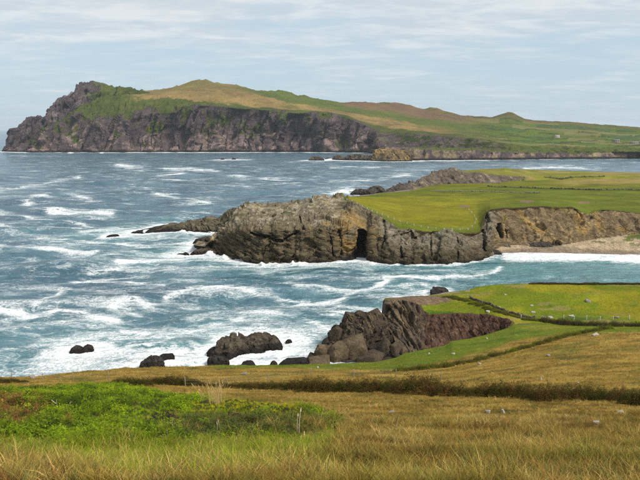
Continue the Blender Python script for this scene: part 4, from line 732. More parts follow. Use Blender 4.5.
def sample(P, density, seed):
    """random points on a grid surface; density per square metre for each cell"""
    r = np.random.default_rng(seed); a = P[:-1, :-1]; b = P[:-1, 1:]; c = P[1:, 1:]; d = P[1:, :-1]
    area = 0.5 * np.linalg.norm(np.cross(c - a, d - b), axis=-1); nexp = area * density; cnt = r.poisson(np.clip(nexp, 0, 60)); idx = np.repeat(np.arange(cnt.size), cnt.ravel())
    i, j = np.unravel_index(idx, cnt.shape); u = r.random(len(i))[:, None]; w = r.random(len(i))[:, None]
    return (a[i, j] * (1 - u) + b[i, j] * u) * (1 - w) + (d[i, j] * (1 - u) + c[i, j] * u) * w, i, j
cell = lambda A: A[:-1, :-1]
inview = ((cell(HQX) > -45) & (cell(HQX) < 685) & (cell(HP[..., 1]) > 11) & (cell(HQY) < 560)) * 1.0
Yc = cell(HP[..., 1]); base_d = np.interp(Yc, [11, 20, 30, 45, 70, 110, 150, 190], [75, 60, 38, 20, 9, 4.5, 3.0, 1.8])
# ---- rough golden grass
pts, i, j = sample(HP, base_d * inview * (1 - cell(HMOUND) * (0.93 - 0.5 * sst(cell(HQX) + cell(HFN) * 50, 230, 330))) * (cell(HV) < 9.15) * (1 - 0.85 * cell(HGREEN)), 3)
r = np.random.default_rng(4); Yp = pts[:, 1]; qx, qy = HQX[i, j], HQY[i, j]
gm = np.clip(sst(HFN3[i, j] + r.normal(0, .15, len(i)), 0.0, 0.35) * 0.4 + sst(qy, 425, 470) * 0.26 * (HFN[i, j] > -0.1) + r.normal(0, .12, len(i)), 0, 1)
dk = sst(-HFW[i, j] + r.normal(0, .12, len(i)), 0.1, 0.35)
cols = np.ones((len(i), 3)) * np.array([0.43, 0.275, 0.068]); cols = mixc(cols, (0.70, 0.50, 0.18), sst(HFW[i, j] + r.normal(0, .2, len(i)), 0.0, 0.4)); cols = mixc(cols, (0.20, 0.135, 0.038), dk * 0.9); cols = mixc(cols, (0.25, 0.25, 0.035), gm); cols = mixc(cols, (0.30, 0.13, 0.04), (r.random(len(i)) < 0.12) * 0.75)
pat = fbm(pts * np.array([1 / 5.0, 1 / 1.9, 1 / 1.9]) + 50, 4); cols = mixc(cols, (0.13, 0.075, 0.02), sst(pat + r.normal(0, .1, len(i)), 0.08, 0.3) * 0.75); cols = mixc(cols, (0.21, 0.165, 0.03), sst(-pat + r.normal(0, .1, len(i)), 0.15, 0.35) * 0.7)
cols = mixc(cols, (0.21, 0.215, 0.06), (r.random(len(i)) < 0.14) * 1.0)
cols *= r.uniform(0.62, 1.35, (len(i), 1))
scl = np.interp(Yp, [11, 40, 80, 150], [0.78, 0.72, 0.75, 0.9]) * r.uniform(0.6, 1.25, len(i)) * (1 + 0.3 * np.clip(HFN[i, j], -1, 1)) * np.where(r.random(len(i)) < 0.05, 1.35, 1)
scl *= lerp(1.0, 0.62, sst(Yp, 36, 48)); tus = fbm(pts * np.array([1 / 2.2, 1 / 1.6, 1 / 1.6]) + 80, 3); scl *= np.clip(1.0 + 1.3 * tus, 0.45, 1.7)
G = [source(blades_mesh('grass_tuft', 15, 0.52, 0.15, 0.017, 0.75, 20 + k)) for k in range(4)]
scatter('grass', 'golden dry rough grass covering the near hillside', 'grass', pts, scl, cols, G, 5)
# ---- green cover of the mound
A1 = [(66,440),(105,426),(125,413),(160,410),(172,414),(150,424),(128,426),(112,442)]; A2 = [(184,409),(215,403),(262,404),(296,412),(300,420),(262,418),(232,417),(196,421)]; A3 = [(165,424),(230,424),(300,418),(335,424),(330,444),(250,450),(180,446)]
pts, i, j = sample(HP, base_d * inview * cell(HMOUND) * 1.1, 6); qx, qy = HQX[i, j], HQY[i, j]; jx, jy = qx + r.normal(0, 4, len(i)), qy + r.normal(0, 1.6, len(i))
a1 = inpoly(jx, jy, A1) * 1.0; a2 = inpoly(jx, jy, A2) * 1.0; a3 = inpoly(jx + HFN[i, j] * 30, jy + HFN[i, j] * 8, A3) * 1.0; md_ = HMUD[i, j]; low_ = sst(qy + HFN[i, j] * 10, 440, 455); k = (r.random(len(i)) > 0.9 * md_) & (r.random(len(i)) > 0.75 * a3) & (r.random(len(i)) > 0.15 * (1 - a1) * (1 - a2) * (1 - low_)) & ((fbm(pts / 1.1 + 11, 3) > -0.14) | (low_ > 0.5) | (a1 + a2 > 0.5))
cols = np.ones((len(i), 3)) * np.array([0.17, 0.24, 0.012]); cols = mixc(cols, (0.30, 0.46, 0.012), a1); cols = mixc(cols, (0.52, 0.50, 0.016), a2); cols = mixc(cols, (0.11, 0.12, 0.02), a3); cols = mixc(cols, (0.27, 0.31, 0.022), low_ * 0.8); cols = mixc(cols, (0.55, 0.40, 0.12), low_ * (r.random(len(i)) < 0.22 + 0.25 * sst(qy, 455, 480))); cols = mixc(cols, (0.21, 0.215, 0.06), (r.random(len(i)) < 0.14) * 1.0)
cols *= r.uniform(0.62, 1.35, (len(i), 1))
scl = np.where(a1 + a2 > 0.5, 0.42, 0.7) * r.uniform(0.6, 1.25, len(i)) * np.where(low_ > 0.5, 1.25, 1.0)
scatter('green_grass', 'bright green grass on the damp mound at lower left', 'grass', pts[k], scl[k], cols[k], G, 8)
HB = [source(leaves_mesh('herb', 40, 0.30, 0.36, 0.088, 40 + k)) for k in range(4)]
pts, i, j = sample(HP, 15 * inview * cell(HMOUND) * (1 - cell(HMUD)) * (1 - 0.85 * sst(cell(HQX) + cell(HFN) * 60, 240, 330)) * np.clip(0.5 + 2.2 * (0.25 + cell(HFN3)), 0.15, 1.6), 9); qx, qy = HQX[i, j], HQY[i, j]; jx, jy = qx + r.normal(0, 3, len(i)), qy + r.normal(0, 1.2, len(i)); a1 = inpoly(jx, jy, A1); a2 = inpoly(jx, jy, A2); a3 = inpoly(jx + HFN[i, j] * 30, jy + HFN[i, j] * 8, A3) * 1.0; clump = fbm(pts / 1.1 + 11, 3); k = ~(a1 | a2) & (r.random(len(i)) > sst(qy, 436, 456)) & (clump > -0.10)
cols = np.ones((len(i), 3)) * np.array([0.160, 0.230, 0.012]); cols = mixc(cols, (0.055, 0.085, 0.012), sst(HFN[i, j] + r.normal(0, .15, len(i)), 0, .3)); cols = mixc(cols, (0.26, 0.33, 0.016), sst(-HFN[i, j] + r.normal(0, .15, len(i)), .05, .35)); cols = mixc(cols, (0.085, 0.095, 0.028), a3 * 0.9)
red = (1 - sst(qx + r.normal(0, 12, len(i)), 22, 52)) * sst(qy, 394, 402) * (1 - sst(qy, 422, 434)) * (r.random(len(i)) < 0.55); cols = mixc(cols, (0.20, 0.085, 0.035), red); cols *= r.uniform(0.65, 1.35, (len(i), 1))
scatter('ground_cover', 'leafy low weeds and brambles matted over the green mound', 'weeds', pts[k], (r.uniform(0.5, 1.4, len(i)) * np.where(a3 > 0.5, 0.8, 1.0) * np.clip(1 + 1.2 * clump, .6, 1.7))[k], cols[k], HB, 10)
# ---- short green turf towards the cliff edge and on the promontory
pts, i, j = sample(HP, 4.0 * inview * cell(HGREEN) * (cell(HV) < 9.1), 12); cols = mixc(np.ones((len(i), 3)) * np.array([0.15, 0.20, 0.010]), (0.25, 0.24, 0.014), sst(HFN3[i, j] + r.normal(0, .2, len(i)), 0, .4)) * r.uniform(0.75, 1.25, (len(i), 1))
scatter('turf', 'short bright green turf along the cliff edge', 'grass', pts, r.uniform(0.25, 0.5, len(i)), cols, G, 13)

pts, i, j = sample(PP, 3.2 * cell(PTURF > 0.5) * (cell(PQX) < 670) * (cell(PV) < 5.0) * (cell(PV) > 1.98), 14); cols = mixc(np.ones((len(i), 3)) * np.array([0.15, 0.19, 0.010]), (0.28, 0.24, 0.02), sst(PFN3[i, j] + r.normal(0, .2, len(i)), 0, .35)); cols = mixc(cols, (0.07, 0.12, 0.01), sst(-PFN3[i, j] + r.normal(0, .2, len(i)), .15, .45)) * r.uniform(0.7, 1.3, (len(i), 1))
scatter('pasture_grass', 'short yellow green pasture grass on the promontory', 'grass', pts, r.uniform(0.25, 0.6, len(i)), cols, G, 15)
# ---- hedges and banks: each bush is a part of its hedge
M_BRAMBLE = plant_mat('russet_bramble', False, (0.135, 0.070, 0.026), 0.6, (0.075, 0.072, 0.016)); M_BANK = plant_mat('bank_green', False, (0.17, 0.20, 0.016), 0.5, (0.135, 0.12, 0.028)); M_DARKH = plant_mat('dark_hedge', False, (0.075, 0.09, 0.02), 0.4, (0.115, 0.08, 0.035))
BUSH = [leaves_mesh('bush', 7000, 1.0, 1.0, 0.066, 60 + k, 0.9) for k in range(3)]; BUSHV = {}
def bush_mesh(k, mat):
    if (k, mat.name) not in BUSHV: me = BUSH[k].copy(); me.materials.append(mat); BUSHV[(k, mat.name)] = me
    return BUSHV[(k, mat.name)]
def hedge(name, label, cat, spots, mat, seed, deep=0.9):
    rr = random.Random(seed); locs = []
    for (x, y, w, h) in spots:
        p = hit(x, y); s = p[1] / FPX; locs.append((p, w * s / 2, h * s))
    c = np.mean([l[0] for l in locs], 0); c[2] = min(l[0][2] for l in locs); root = empty(name, c); tag(root, label, cat)
    for (p, hw, hh) in locs:
        o = link('bush', bush_mesh(rr.randrange(3), mat), None, root); o.location = p - c - np.array([0, 0, 0.12 * hh]); o.rotation_euler = (0, 0, rr.uniform(-0.25, 0.25) + rr.choice((0, math.pi))); o.scale = (hw * 1.35, max(hw * 0.75, hh * 0.7) * deep, hh * 1.02 * rr.uniform(.85, 1.12))
    return root
def along(pts, stepw, h, jit, seed, ratio=1.5):
    rr = random.Random(seed); pts = np.array(pts, float); L_ = np.concatenate([[0], np.cumsum(np.hypot(*np.diff(pts, axis=0).T))]); out = []; s = 0.0
    while s < L_[-1]:
        out.append((np.interp(s, L_, pts[:, 0]), np.interp(s, L_, pts[:, 1]) + rr.uniform(-.5, .5) * jit, stepw * ratio * rr.uniform(.8, 1.25), h * rr.uniform(1 - jit * .3, 1 + jit * .3))); s += stepw * rr.uniform(.7, 1.2)
    return out
hedge('hedge', 'long russet bramble hedge crossing the golden field on the right', 'hedge', [(402,392.5,24,14),(415,393.5,36,20),(430,393.5,26,17),(446,396,24,15),(460,396,22,13),(474,396,22,12),(487,396,24,14),(500,397,22,16),(512,397.5,24,17),(524,398,20,15),(534,401,22,18),(546,402,24,19),(558,401,22,17),(570,400,24,16),(583,400,24,17),(596,400,24,16),(608,401,22,15),(620,402,24,16),(632,403,22,15),(643,404,24,16),(656,405,26,16)], M_BRAMBLE, 1)
hedge('hedge', 'low russet hedge left of the big round bramble, behind the straw', 'hedge', [(203,386,14,4),(212,387,14,4),(222,387.5,16,5),(236,388,16,6),(247,389,18,7),(258,388.5,18,7),(270,389,20,8),(283,389.5,20,9),(296,390,20,11),(308,391,22,13),(320,391.5,22,14),(332,391.5,22,14),(344,391.5,20,13),(356,392,22,14),(368,392,22,14),(380,392,22,14),(392,392.5,20,14)], M_BRAMBLE, 2)
hedge('bramble_patch', 'dark brown bramble patch above the green mound, right of tall post', 'bramble', [(119,383.5,14,6),(129,385,20,8),(140,385.5,22,9),(151,384.5,18,8)], M_BRAMBLE, 3)
hedge('bramble_patch', 'dark brown bramble patch beside the post left of the straw', 'bramble', [(161,384.5,18,9),(172,385,22,11),(184,385,20,10),(194,385,14,6)], M_BRAMBLE, 4)
hedge('bramble_patch', 'small brown bramble patch at the left edge by the first post', 'bramble', [(2,383,14,5),(12,383,14,5),(23,382.5,10,3)], M_BRAMBLE, 5)
hedge('hedge_bank', 'green overgrown bank slanting up between turf and golden slope', 'bank', along([(398,371.5),(420,369.5),(450,366.5),(475,361.5),(500,355.5),(528,348),(550,341.5),(570,336.5),(590,332.5),(612,328.5)], 5.5, 4.8, 0.8, 6), M_BANK, 6)
hedge('hedge', 'dark green hedge between the promontory field and the golden slope', 'hedge', along([(544,321.5),(560,324),(580,325.5),(600,326.5),(620,326.5),(645,327),(670,327)], 5.5, 5.6, 0.6, 7), M_DARKH, 7)
hedge('hedge', 'thin dark hedge along the seaward edge of the promontory field', 'hedge', along([(536,283.8),(570,284),(610,284),(645,284.2),(670,284.2)], 5.0, 1.5, 0.5, 8, 1.8), M_DARKH, 8)
hedge('hedge_bank', 'rough green bank under the stone wall on the promontory', 'bank', along([(447,297),(462,299.5),(476,304),(492,309.5),(508,315),(524,319.5),(540,321)], 6.0, 2.2, 0.8, 9), M_BANK, 9)

# ---- stones
def block_mesh(seed):
    """a squared slab with corners broken off along flat planes"""
    r_ = random.Random(seed); bm = bmesh.new(); bmesh.ops.create_cube(bm, size=2.0)
    for v_ in bm.verts: v_.co += Vector((r_.uniform(-.28, .28), r_.uniform(-.2, .2), r_.uniform(-.22, .22)))
    for k_ in range(4):
        d_ = Vector((r_.choice((-1, 1)) * r_.uniform(.3, 1), r_.choice((-1, -1, 1)) * r_.uniform(.2, 1), r_.choice((1, 1, -1)) * r_.uniform(.25, 1))).normalized()
        g_ = bm.verts[:] + bm.edges[:] + bm.faces[:]; cut = bmesh.ops.bisect_plane(bm, geom=g_, plane_co=d_ * r_.uniform(.85, 1.2), plane_no=d_, clear_outer=True)
        e_ = [x for x in cut['geom_cut'] if isinstance(x, bmesh.types.BMEdge)]
        if e_: bmesh.ops.edgeloop_fill(bm, edges=e_)
    bmesh.ops.bevel(bm, geom=bm.edges[:], offset=0.035, segments=1, affect='EDGES'); bmesh.ops.triangulate(bm, faces=bm.faces[:])
    bmesh.ops.subdivide_edges(bm, edges=[e_ for e_ in bm.edges if e_.calc_length() > .5], cuts=2, use_grid_fill=True); bmesh.ops.triangulate(bm, faces=bm.faces[:])
    bm.verts.index_update(); V = np.array([v_.co[:] for v_ in bm.verts]); T = [[v_.index for v_ in f.verts] for f in bm.faces]; bm.free()
    V = V + 0.03 * np.stack([fbm(V * 2.2 + seed + 9 * q_, 3) for q_ in range(3)], -1); return V / np.abs(V).max(0), T
def rock_mesh(name, seed, sub=3, cuts=13, rough=0.05):
    bm = bmesh.new(); bmesh.ops.create_icosphere(bm, subdivisions=sub, radius=1.0); r_ = np.random.default_rng(seed); V = np.array([v.co[:] for v in bm.verts]); T = [[v.index for v in f.verts] for f in bm.faces]; bm.free()
    ns_ = r_.normal(size=(cuts, 3)); ns_ /= np.linalg.norm(ns_, axis=1)[:, None]; ds = r_.uniform(0.55, 0.9, cuts)
    dt = V @ ns_.T; f = np.where(dt > 1e-3, ds / np.maximum(dt, 1e-3), 9).min(1); V = V * np.minimum(1, f)[:, None]
    V = V * (1 + rough * fbm(V * 3 + seed, 3))[:, None]; V /= np.abs(V).max(0); return V, T
STONES = []
for k in range(4):
    V, T = block_mesh(83 + k); STONES.append(mesh_np('stone', V, None, T, smooth=False))
def stone(label, x, y, w, h, mat=M_STONE, group=None, rz=None):
    p = hit(x, y); s = p[1] / FPX; k = random.randrange(4); key = (k, mat.name, 's')
    if key not in BUSHV: me = STONES[k].copy(); me.materials.append(mat); BUSHV[key] = me
    o = link('stone', BUSHV[key]); o.location = p + np.array([0, 0, h * s * 0.26]); o.scale = (w * s / 2 * .72, w * s / 2 * 0.6, h * s * 0.55); o.rotation_euler = (random.uniform(-.3, .3), random.uniform(-.35, .35), rz if rz is not None else random.uniform(-.8, .8)); return tag(o, label, 'stone', group)
for a in [('largest pale stone in the golden grass at lower right', 596, 424.5, 9, 6), ('flat pale slab lying in golden grass at the right edge', 619, 413.5, 12, 3), ('left of two pale stones side by side in the golden grass', 487.5, 413, 8, 4.5), ('right, upright one of two pale stones side by side in golden grass', 503, 413, 5.5, 5.5),
          ('small grey stone half hidden right of the two pale stones', 565, 416.5, 5, 2.5, M_GSTONE), ('grey stone at the front of the golden field near the green mound', 391, 413, 10, 3, M_GSTONE), ('small grey stone in golden grass right of the low grey one', 461, 419.5, 5, 3, M_GSTONE), ('small white stone on the bare patch of the green mound', 235, 424.5, 5, 4.5), ('tan stone at the right end of the mound bare patch', 259, 423.5, 9, 3, M_GSTONE), ('tiny white stone in the grass just right of the green mound', 376, 425, 3, 1.8),
          ('small white stone above the long hedge, right of centre', 541, 380, 3, 3.2), ('tiny white stone near the top of the hedge at right', 578, 383, 3, 2), ('white stone on green turf below the boulder heap', 317.5, 368, 4, 2.2), ('grey speckled stone on the grass below the broad sea rock', 244, 374.5, 9, 2.6, M_GSTONE), ('pale patchy stone between the first two fence posts', 33, 378, 10, 2.6, M_GSTONE),
          ('small white stone on the green slope below the brown bank', 429, 354, 3.5, 1.8), ('pale stone on the green slope, nearest the slanting bank', 453.5, 354.3, 5, 2), ('white stone on the slanting bank', 479, 364.5, 5, 2.6), ('grey stone alone on the golden slope below the slanting bank', 548.5, 356, 6, 2.4, M_GSTONE), ('pale flat slab beside the upper end of the slanting bank', 595, 335.5, 9, 2.6), ('small white stone on turf right under the stone wall', 487, 339, 3, 1.6),
          ('largest grey stone alone in the promontory field', 588, 301.5, 8, 3, M_GSTONE), ('long pale stone in the promontory field by the wall end', 550.5, 317.8, 7, 2.4), ('pale stone just left of the long pale one by the wall end', 544.5, 318.3, 4.5, 2.6), ('long pale stone right of the wall end, by the fence', 571, 316.3, 8, 2), ('pale stone before the dark hedge near the last fence post', 616.5, 318, 6.5, 2.6), ('small pale stone in the field left of the fence', 532, 306, 4.5, 1.5), ('pale flat stone in field above the wall end', 533, 312.3, 6, 1.6), ('tiny pale stone in the field, second row from the sea', 505.5, 295, 3.5, 1.6), ('small pale stone in the upper middle of the promontory field', 576.5, 297.6, 2.5, 1.2),
          ('pale stone on the turf strip above the brown bank', 488, 312.3, 6, 2.6), ('white stone at the right end of the brown bank rim', 499, 307.8, 5, 2.2)]: stone(*a)
def wall(name, label, pts, h, step, seed, mat=M_GSTONE, w=0.5):
    """dry stone wall: one mesh of small rough stones"""
    rr = random.Random(seed); g = np.array([hit(x, y) for x, y in pts]); L_ = np.concatenate([[0], np.cumsum(np.linalg.norm(np.diff(g, axis=0), axis=1))]); V = []; T = []; s = 0.0
    sv, stt = rock_mesh('s', seed, 1, 8, 0.1); sv = np.array(sv)
    while s < L_[-1]:
        p = np.array([np.interp(s, L_, g[:, q_]) for q_ in range(3)]); p[2] = ground(p[0], p[1]); hh = 0.0
        while hh < h * rr.uniform(.7, 1.1):
            sz = step * rr.uniform(.7, 1.3); a = rr.uniform(0, 6.28); R_ = np.array([[math.cos(a), -math.sin(a), 0], [math.sin(a), math.cos(a), 0], [0, 0, 1]]); i0 = len(V)
            V += list((sv * np.array([sz * .6, sz * w, sz * .38])) @ R_.T + p + np.array([rr.uniform(-.1, .1), rr.uniform(-.12, .12), hh + sz * .2])); T += [[i0 + k_ for k_ in t_] for t_ in stt]; hh += sz * .6
        s += step * 0.85
    c = np.mean(g, 0); V = np.array(V) - c; o = link(name, mesh_np(name, V, None, T, smooth=False), mat); o.location = c; return tag(o, label, 'wall', None, 'thing')
M_WALLBR = flat_mat('mossy_wall_stone', (0.13, 0.10, 0.07), 0.95, 0.5, 1.0); M_WALLD = flat_mat('dark_wall_stone', (0.12, 0.11, 0.055), 0.95, 0.4, 0.4)
wall('stone_wall', 'tumbled brown stone wall running down the promontory field', [(470,298.5),(482,303),(495,307.5),(508,312.5),(520,316),(536,319)], 0.7, 0.6, 3, M_WALLBR)
wall('stone_wall', 'dark field wall on the back pastures, beyond the pale one', [(488,186.6),(530,188.2),(568,189.3),(600,190.2),(645,190.6)], 0.9, 1.3, 4, M_WALLD)
wall('stone_wall', 'thin pale wall across the pastures nearest the fenced field', [(432,191.6),(465,191.8),(500,192.2),(540,193)], 0.6, 1.1, 5, M_GSTONE)
wall('stone_wall', 'farthest dark wall near the crest of the back pastures', [(545,177.4),(575,177.2),(605,176.8)], 0.9, 1.6, 6, M_WALLD)

# ---- fences
def post_mesh(h, rad, seed):
    rr = random.Random(seed); V = []; Q = []
    for k in range(4):
        t = k / 3; 
        for q_ in range(7):
            a = q_ / 7 * 6.2832; r_ = rad * (1 - .15 * t) * rr.uniform(.9, 1.1); V.append((r_ * math.cos(a) + .02 * t, r_ * math.sin(a), -0.25 + (h + .25) * t))
    for k in range(3):
        for q_ in range(7): Q.append((k * 7 + q_, k * 7 + (q_ + 1) % 7, (k + 1) * 7 + (q_ + 1) % 7, (k + 1) * 7 + q_))
    n_ = len(V); V.append((.02, 0, h + .01)); T = [(21 + q_, 21 + (q_ + 1) % 7, n_) for q_ in range(7)]
    return mesh_np('post', V, Q, T, smooth=False)
def tube(V, Q, a, b, r_, seg=5):
    a = np.array(a, float); b = np.array(b, float); d = b - a; d /= max(np.linalg.norm(d), 1e-9); u = np.cross(d, [0.1, 0.2, 1]); u /= np.linalg.norm(u); w = np.cross(d, u); i = len(V)
    ra, rb = (r_, r_) if isinstance(r_, float) else r_
    for p, rr in ((a, ra), (b, rb)):
        for k in range(seg): an = k / seg * 6.2832; V.append(p + rr * (math.cos(an) * u + math.sin(an) * w))
    for k in range(seg): Q.append((i + k, i + (k + 1) % seg, i + seg + (k + 1) % seg, i + seg + k))
def fence(label, posts, rad, mat, wires=(0.35, 0.65, 0.92), wr=0.005, seed=1):
    rr = random.Random(seed); L_ = [];  cache = {}
    for (x, y, h) in posts: p = hit(x, y); L_.append((p, h * p[1] / FPX))
    c = L_[0][0].copy(); root = empty('fence', c); tag(root, label, 'fence')
    for k, (p, h) in enumerate(L_):
        o = link('post', post_mesh(h, rad, seed + k), mat, root); o.location = p - c; o.rotation_euler = (rr.uniform(-.07, .07), rr.uniform(-.09, .09), rr.uniform(0, 6))
    for f in wires:
        V = []; Q = []
        for (p, h), (p2, h2) in zip(L_[:-1], L_[1:]):
            a = p - c + np.array([0, 0, h * f]); b = p2 - c + np.array([0, 0, h2 * f]); m_ = (a + b) / 2 - np.array([0, 0, 0.05]); tube(V, Q, a, m_, wr, 4); tube(V, Q, m_, b, wr, 4)
        link('wire', mesh_np('wire', V, Q), M_WIRE, root)
    return root
fence('old wooden post and wire fence along the near cliff edge', [(-18,381,9),(11.7,380,9.5),(43,381,9.5),(73.5,379.5,7.5),(108.8,382,12),(147,383,9),(185.5,386.5,10.5),(227,385,9),(268,382,9),(311,376,9),(354,378,9.5),(396,378,10),(441,380,9)], 0.075, M_WOOD, seed=3)
M_PALEPOST = flat_mat('pale_post', (0.5, 0.48, 0.43), 0.8, 0.2, 5)
fence('pale post fence beside the dark hedge on the promontory', [(521,318.5,4.5),(542,319,4),(563.5,319,4.5),(574,319.5,4),(586.5,319.5,4.5),(600,320,4),(613,320,4),(629.5,319.5,4.5),(646,320,4)], 0.10, M_PALEPOST, seed=5)
fence('row of small white posts round the fenced green headland field', [(343,199.3,1.7),(347,200,1.7),(352,201.7,1.7),(357,204,1.7),(362,206.6,1.7),(367,209,1.7),(372,211.3,1.7),(377,213.4,1.8),(382,215.4,1.8),(388,217.6,1.8),(394,219.8,1.8),(400,221.8,1.8),(407,223.8,1.8),(414,225.6,1.8),(421,227.2,1.8),(428,228.4,1.8),(436,229.2,1.8),(444,229.8,1.8),(452,230.2,1.8),(460,230.3,1.8),(468,229.8,1.8),(472,227,1.8),(475,223.5,1.8),(476,220,1.8),(474.5,216.5,1.8),(471.5,213,1.7),(469,210,1.7)], 0.16, M_PALEPOST, wires=(0.5, 0.9), wr=0.02, seed=7)

# ---- boulder heap under the promontory cliff
heap_c = PY(345, 362, 186.0); heap_c[2] = 0.5
heap = empty('boulder_heap', heap_c); tag(heap, 'heap of big angular brown boulders at the foot of promontory cliff', 'boulders')
heap.location = heap_c
HB_ = [(373,317.5,22,7,-.40,0),(371,325,27,8,-.45,0),(353,328,20,9,-.2,1),(358,350,26,25,-.25,1),(337,352,21,18,.1,1),(322,351,14,13,.3,1),(320,362,24,8,.1,1),(349,319,12,12,.2,0),(360,316,10,12,-.4,0),(336,334,12,17,.3,0),(404,351,9,7,.1,1),(351,338,16,10,-.5,0),(383,349,10,22,.5,0),(329,342,10,10,.4,2),(312,358,10,9,.2,2),(366,336,18,8,-.5,2),(346,361,18,8,0,2),(371,358,22,13,-.3,0),(389,355,16,14,.4,2),(382,361,24,9,0,2),(395,350,12,14,.5,0),(363,362,20,9,.1,2),(377,351,12,12,-.4,2),(343,345,12,9,-.5,0),(326,358,12,8,-.3,2)]
bed = ridge_rock('bedrock', None, [(317,352),(319,348),(324,344),(330,341),(331,335),(336,329),(341,326.5),(344,320),(347,315),(352,313),(356,315),(359,313),(364,312),(368,314),(374,313),(380,313),(386,317),(393,328),(400,345)], [(317,364),(330,367),(345,367),(370,366),(400,362)], 20, MAT_NEAR, 8, amp=0.75, colour=(0.085, 0.066, 0.05), colour2=(0.15, 0.112, 0.072), wet=0.5, dip=(0.35, -0.95, 0.25), cell=2.6, layers=0.5, dy=9.5)
bed.parent = heap; bed.location = np.array(bed.location) - heap_c
for key_ in list(bed.keys()): del bed[key_]
M_BLD = [terrain_mat('boulder_%s' % nm, 0.2, (0.5, -0.7, 0.2), 3.0) for nm in ('brown', 'tan', 'dark')]; BC = [(0.11, 0.083, 0.058), (0.16, 0.118, 0.072), (0.065, 0.052, 0.045)]
for k, (x, y, w, h, tilt, mt) in enumerate(HB_):
    V, T = block_mesh(120 + k); Yb = 177 + (362 - y) * 0.42 + (3 if mt == 2 else 0); s = Yb / FPX; c = PY(x, y, Yb)
    V = V * np.array([w * s / 2 * 1.08, max(w, h) * s / 2, h * s / 2 * 1.08]); R_ = rot_frame(0.15, tilt, 0.5 * math.sin(k * 2.1)); V = V @ R_.T
    colr = np.ones((len(V), 3)) * np.array(BC[mt]) * (1 + 0.4 * fbm((V + c) / 1.2, 3))[:, None]
    o = link('boulder', mesh_np('boulder', V, None, T, attrs={'col': colr, 'rock': np.ones(len(V)), 'strata': (V + c) @ R2}, smooth=False), M_BLD[mt], heap); o.location = c - heap_c

# ---- far houses
def house(label, x, y, wpx, hpx, wallm, roofm, rz):
    p = hit(x, y); s = p[1] / FPX; w, h = wpx * s, hpx * s * 0.62; d = 6.5; root = empty('cottage', p); tag(root, label, 'house'); root.rotation_euler = (0, 0, rz)
    def bx(nm, x0, x1, y0, y1, z0, z1, m, par): V = [(a, b_, c_) for c_ in (z0, z1) for b_ in (y0, y1) for a in (x0, x1)]; return link(nm, mesh_np(nm, V, [(0, 2, 3, 1), (4, 5, 7, 6), (0, 1, 5, 4), (2, 6, 7, 3), (0, 4, 6, 2), (1, 3, 7, 5)], smooth=False), m, par)
    bx('wall', -w / 2, w / 2, -d / 2, d / 2, -2, h, wallm, root); e_ = .4; rh = hpx * s * 0.45
    V = [(-w/2-e_, -d/2-e_, h), (w/2+e_, -d/2-e_, h), (w/2+e_, d/2+e_, h), (-w/2-e_, d/2+e_, h), (-w/2-e_, 0, h+rh), (w/2+e_, 0, h+rh)]
    rf = link('roof', mesh_np('roof', V, [(0, 1, 5, 4), (2, 3, 4, 5), (0, 3, 2, 1)], [(0, 4, 3), (1, 2, 5)], smooth=False), roofm, root); bx('chimney', -w*.36, -w*.36 + 1.1, -.5, .5, h + rh * .5, h + rh + 1.1, wallm, rf)
    for fx in (-.3, .28): bx('window', w*fx - .6, w*fx + .6, -d/2 - .06, -d/2 + .1, h*.35, h*.75, M_PANE, root)
    bx('door', -.5, .5, -d/2 - .06, -d/2 + .1, -.2, h*.75, M_PANE, root)
M_ROOFP = flat_mat('weathered_roof', (0.36, 0.31, 0.30), 0.8, 0.15)
house('small pale cottage alone on the far green slope', 557, 137.5, 4.8, 2.3, M_PAINT, M_ROOFP, .1); house('grey roofed cottage on the far slope left of the long white one', 616, 142.5, 6.5, 2.9, M_GSTONE, M_SLATE, -.1); house('long low white cottage near the right edge of far slope', 634, 144, 8.0, 2.0, M_GSTONE, M_SLATE, 0.05)

# ---- straw clump, stalks, twigs and docks on the mound
def stems(name, label, cat, x, y, n_, hpx, spread_px, mat, rad, seed, lean=.12, heads=True):
    rr = random.Random(seed); p = hit(x, y); s = p[1] / FPX; root = empty(name, p); tag(root, label, cat)
    for k in range(n_):
        V = []; Q = []; bxx = rr.gauss(0, .35) * spread_px * s; byy = rr.gauss(0, .25) * spread_px * s; h = hpx * s * rr.uniform(.6, 1.05); lx, ly = rr.gauss(0, lean) * h + bxx * .3, rr.gauss(0, lean) * h; prev = np.array([bxx, byy, -.1])
        for q_ in range(1, 5):
            t = q_ / 4; nx = np.array([bxx + lx * t * t, byy + ly * t * t, h * t]); tube(V, Q, prev, nx, (rad * (1.1 - .6 * (q_ - 1) / 4), rad * (1.1 - .6 * t)), 5); prev = nx
        o = link('stalk', mesh_np('stalk', V, Q), mat, root)
        if heads and rr.random() < .6: V = []; Q = []; tube(V, Q, prev - np.array([lx * .2, ly * .2, h * .16]), prev, (rad * 2.2, rad * .8), 5); link('seed_head', mesh_np('seed_head', V, Q), mat, o)
    return root
stems('straw_clump', 'tall clump of bleached straw standing behind the green mound', 'dry plant', 215, 404, 60, 25, 13, M_STRAW, .009, 1, .16)
stems('dry_stalk', 'tall pale dry stalk above the muddy hollow', 'dry plant', 171.5, 432, 1, 25, 1, M_TWIG, .016, 2, .03, False)
stems('dry_stalk', 'shorter pale dry stalk just left below the tall one', 'dry plant', 167.5, 439, 1, 14, 1, M_TWIG, .015, 3, .03, False)
stems('dry_stalk', 'leaning dry grass stalk rising from right end of the mound', 'dry plant', 297, 432, 2, 26, 4, M_TWIG, .014, 4, .25, True)
stems('dry_stalk', 'bunch of brown dead stalks left of the right mound end', 'dry plant', 219, 438, 3, 22, 5, M_TWIG, .008, 5, .1, True)
stems('dry_stalk', 'low pale stalks on the right flank of the mound', 'dry plant', 304, 446, 3, 18, 7, M_STRAW, .012, 9, .2, True)
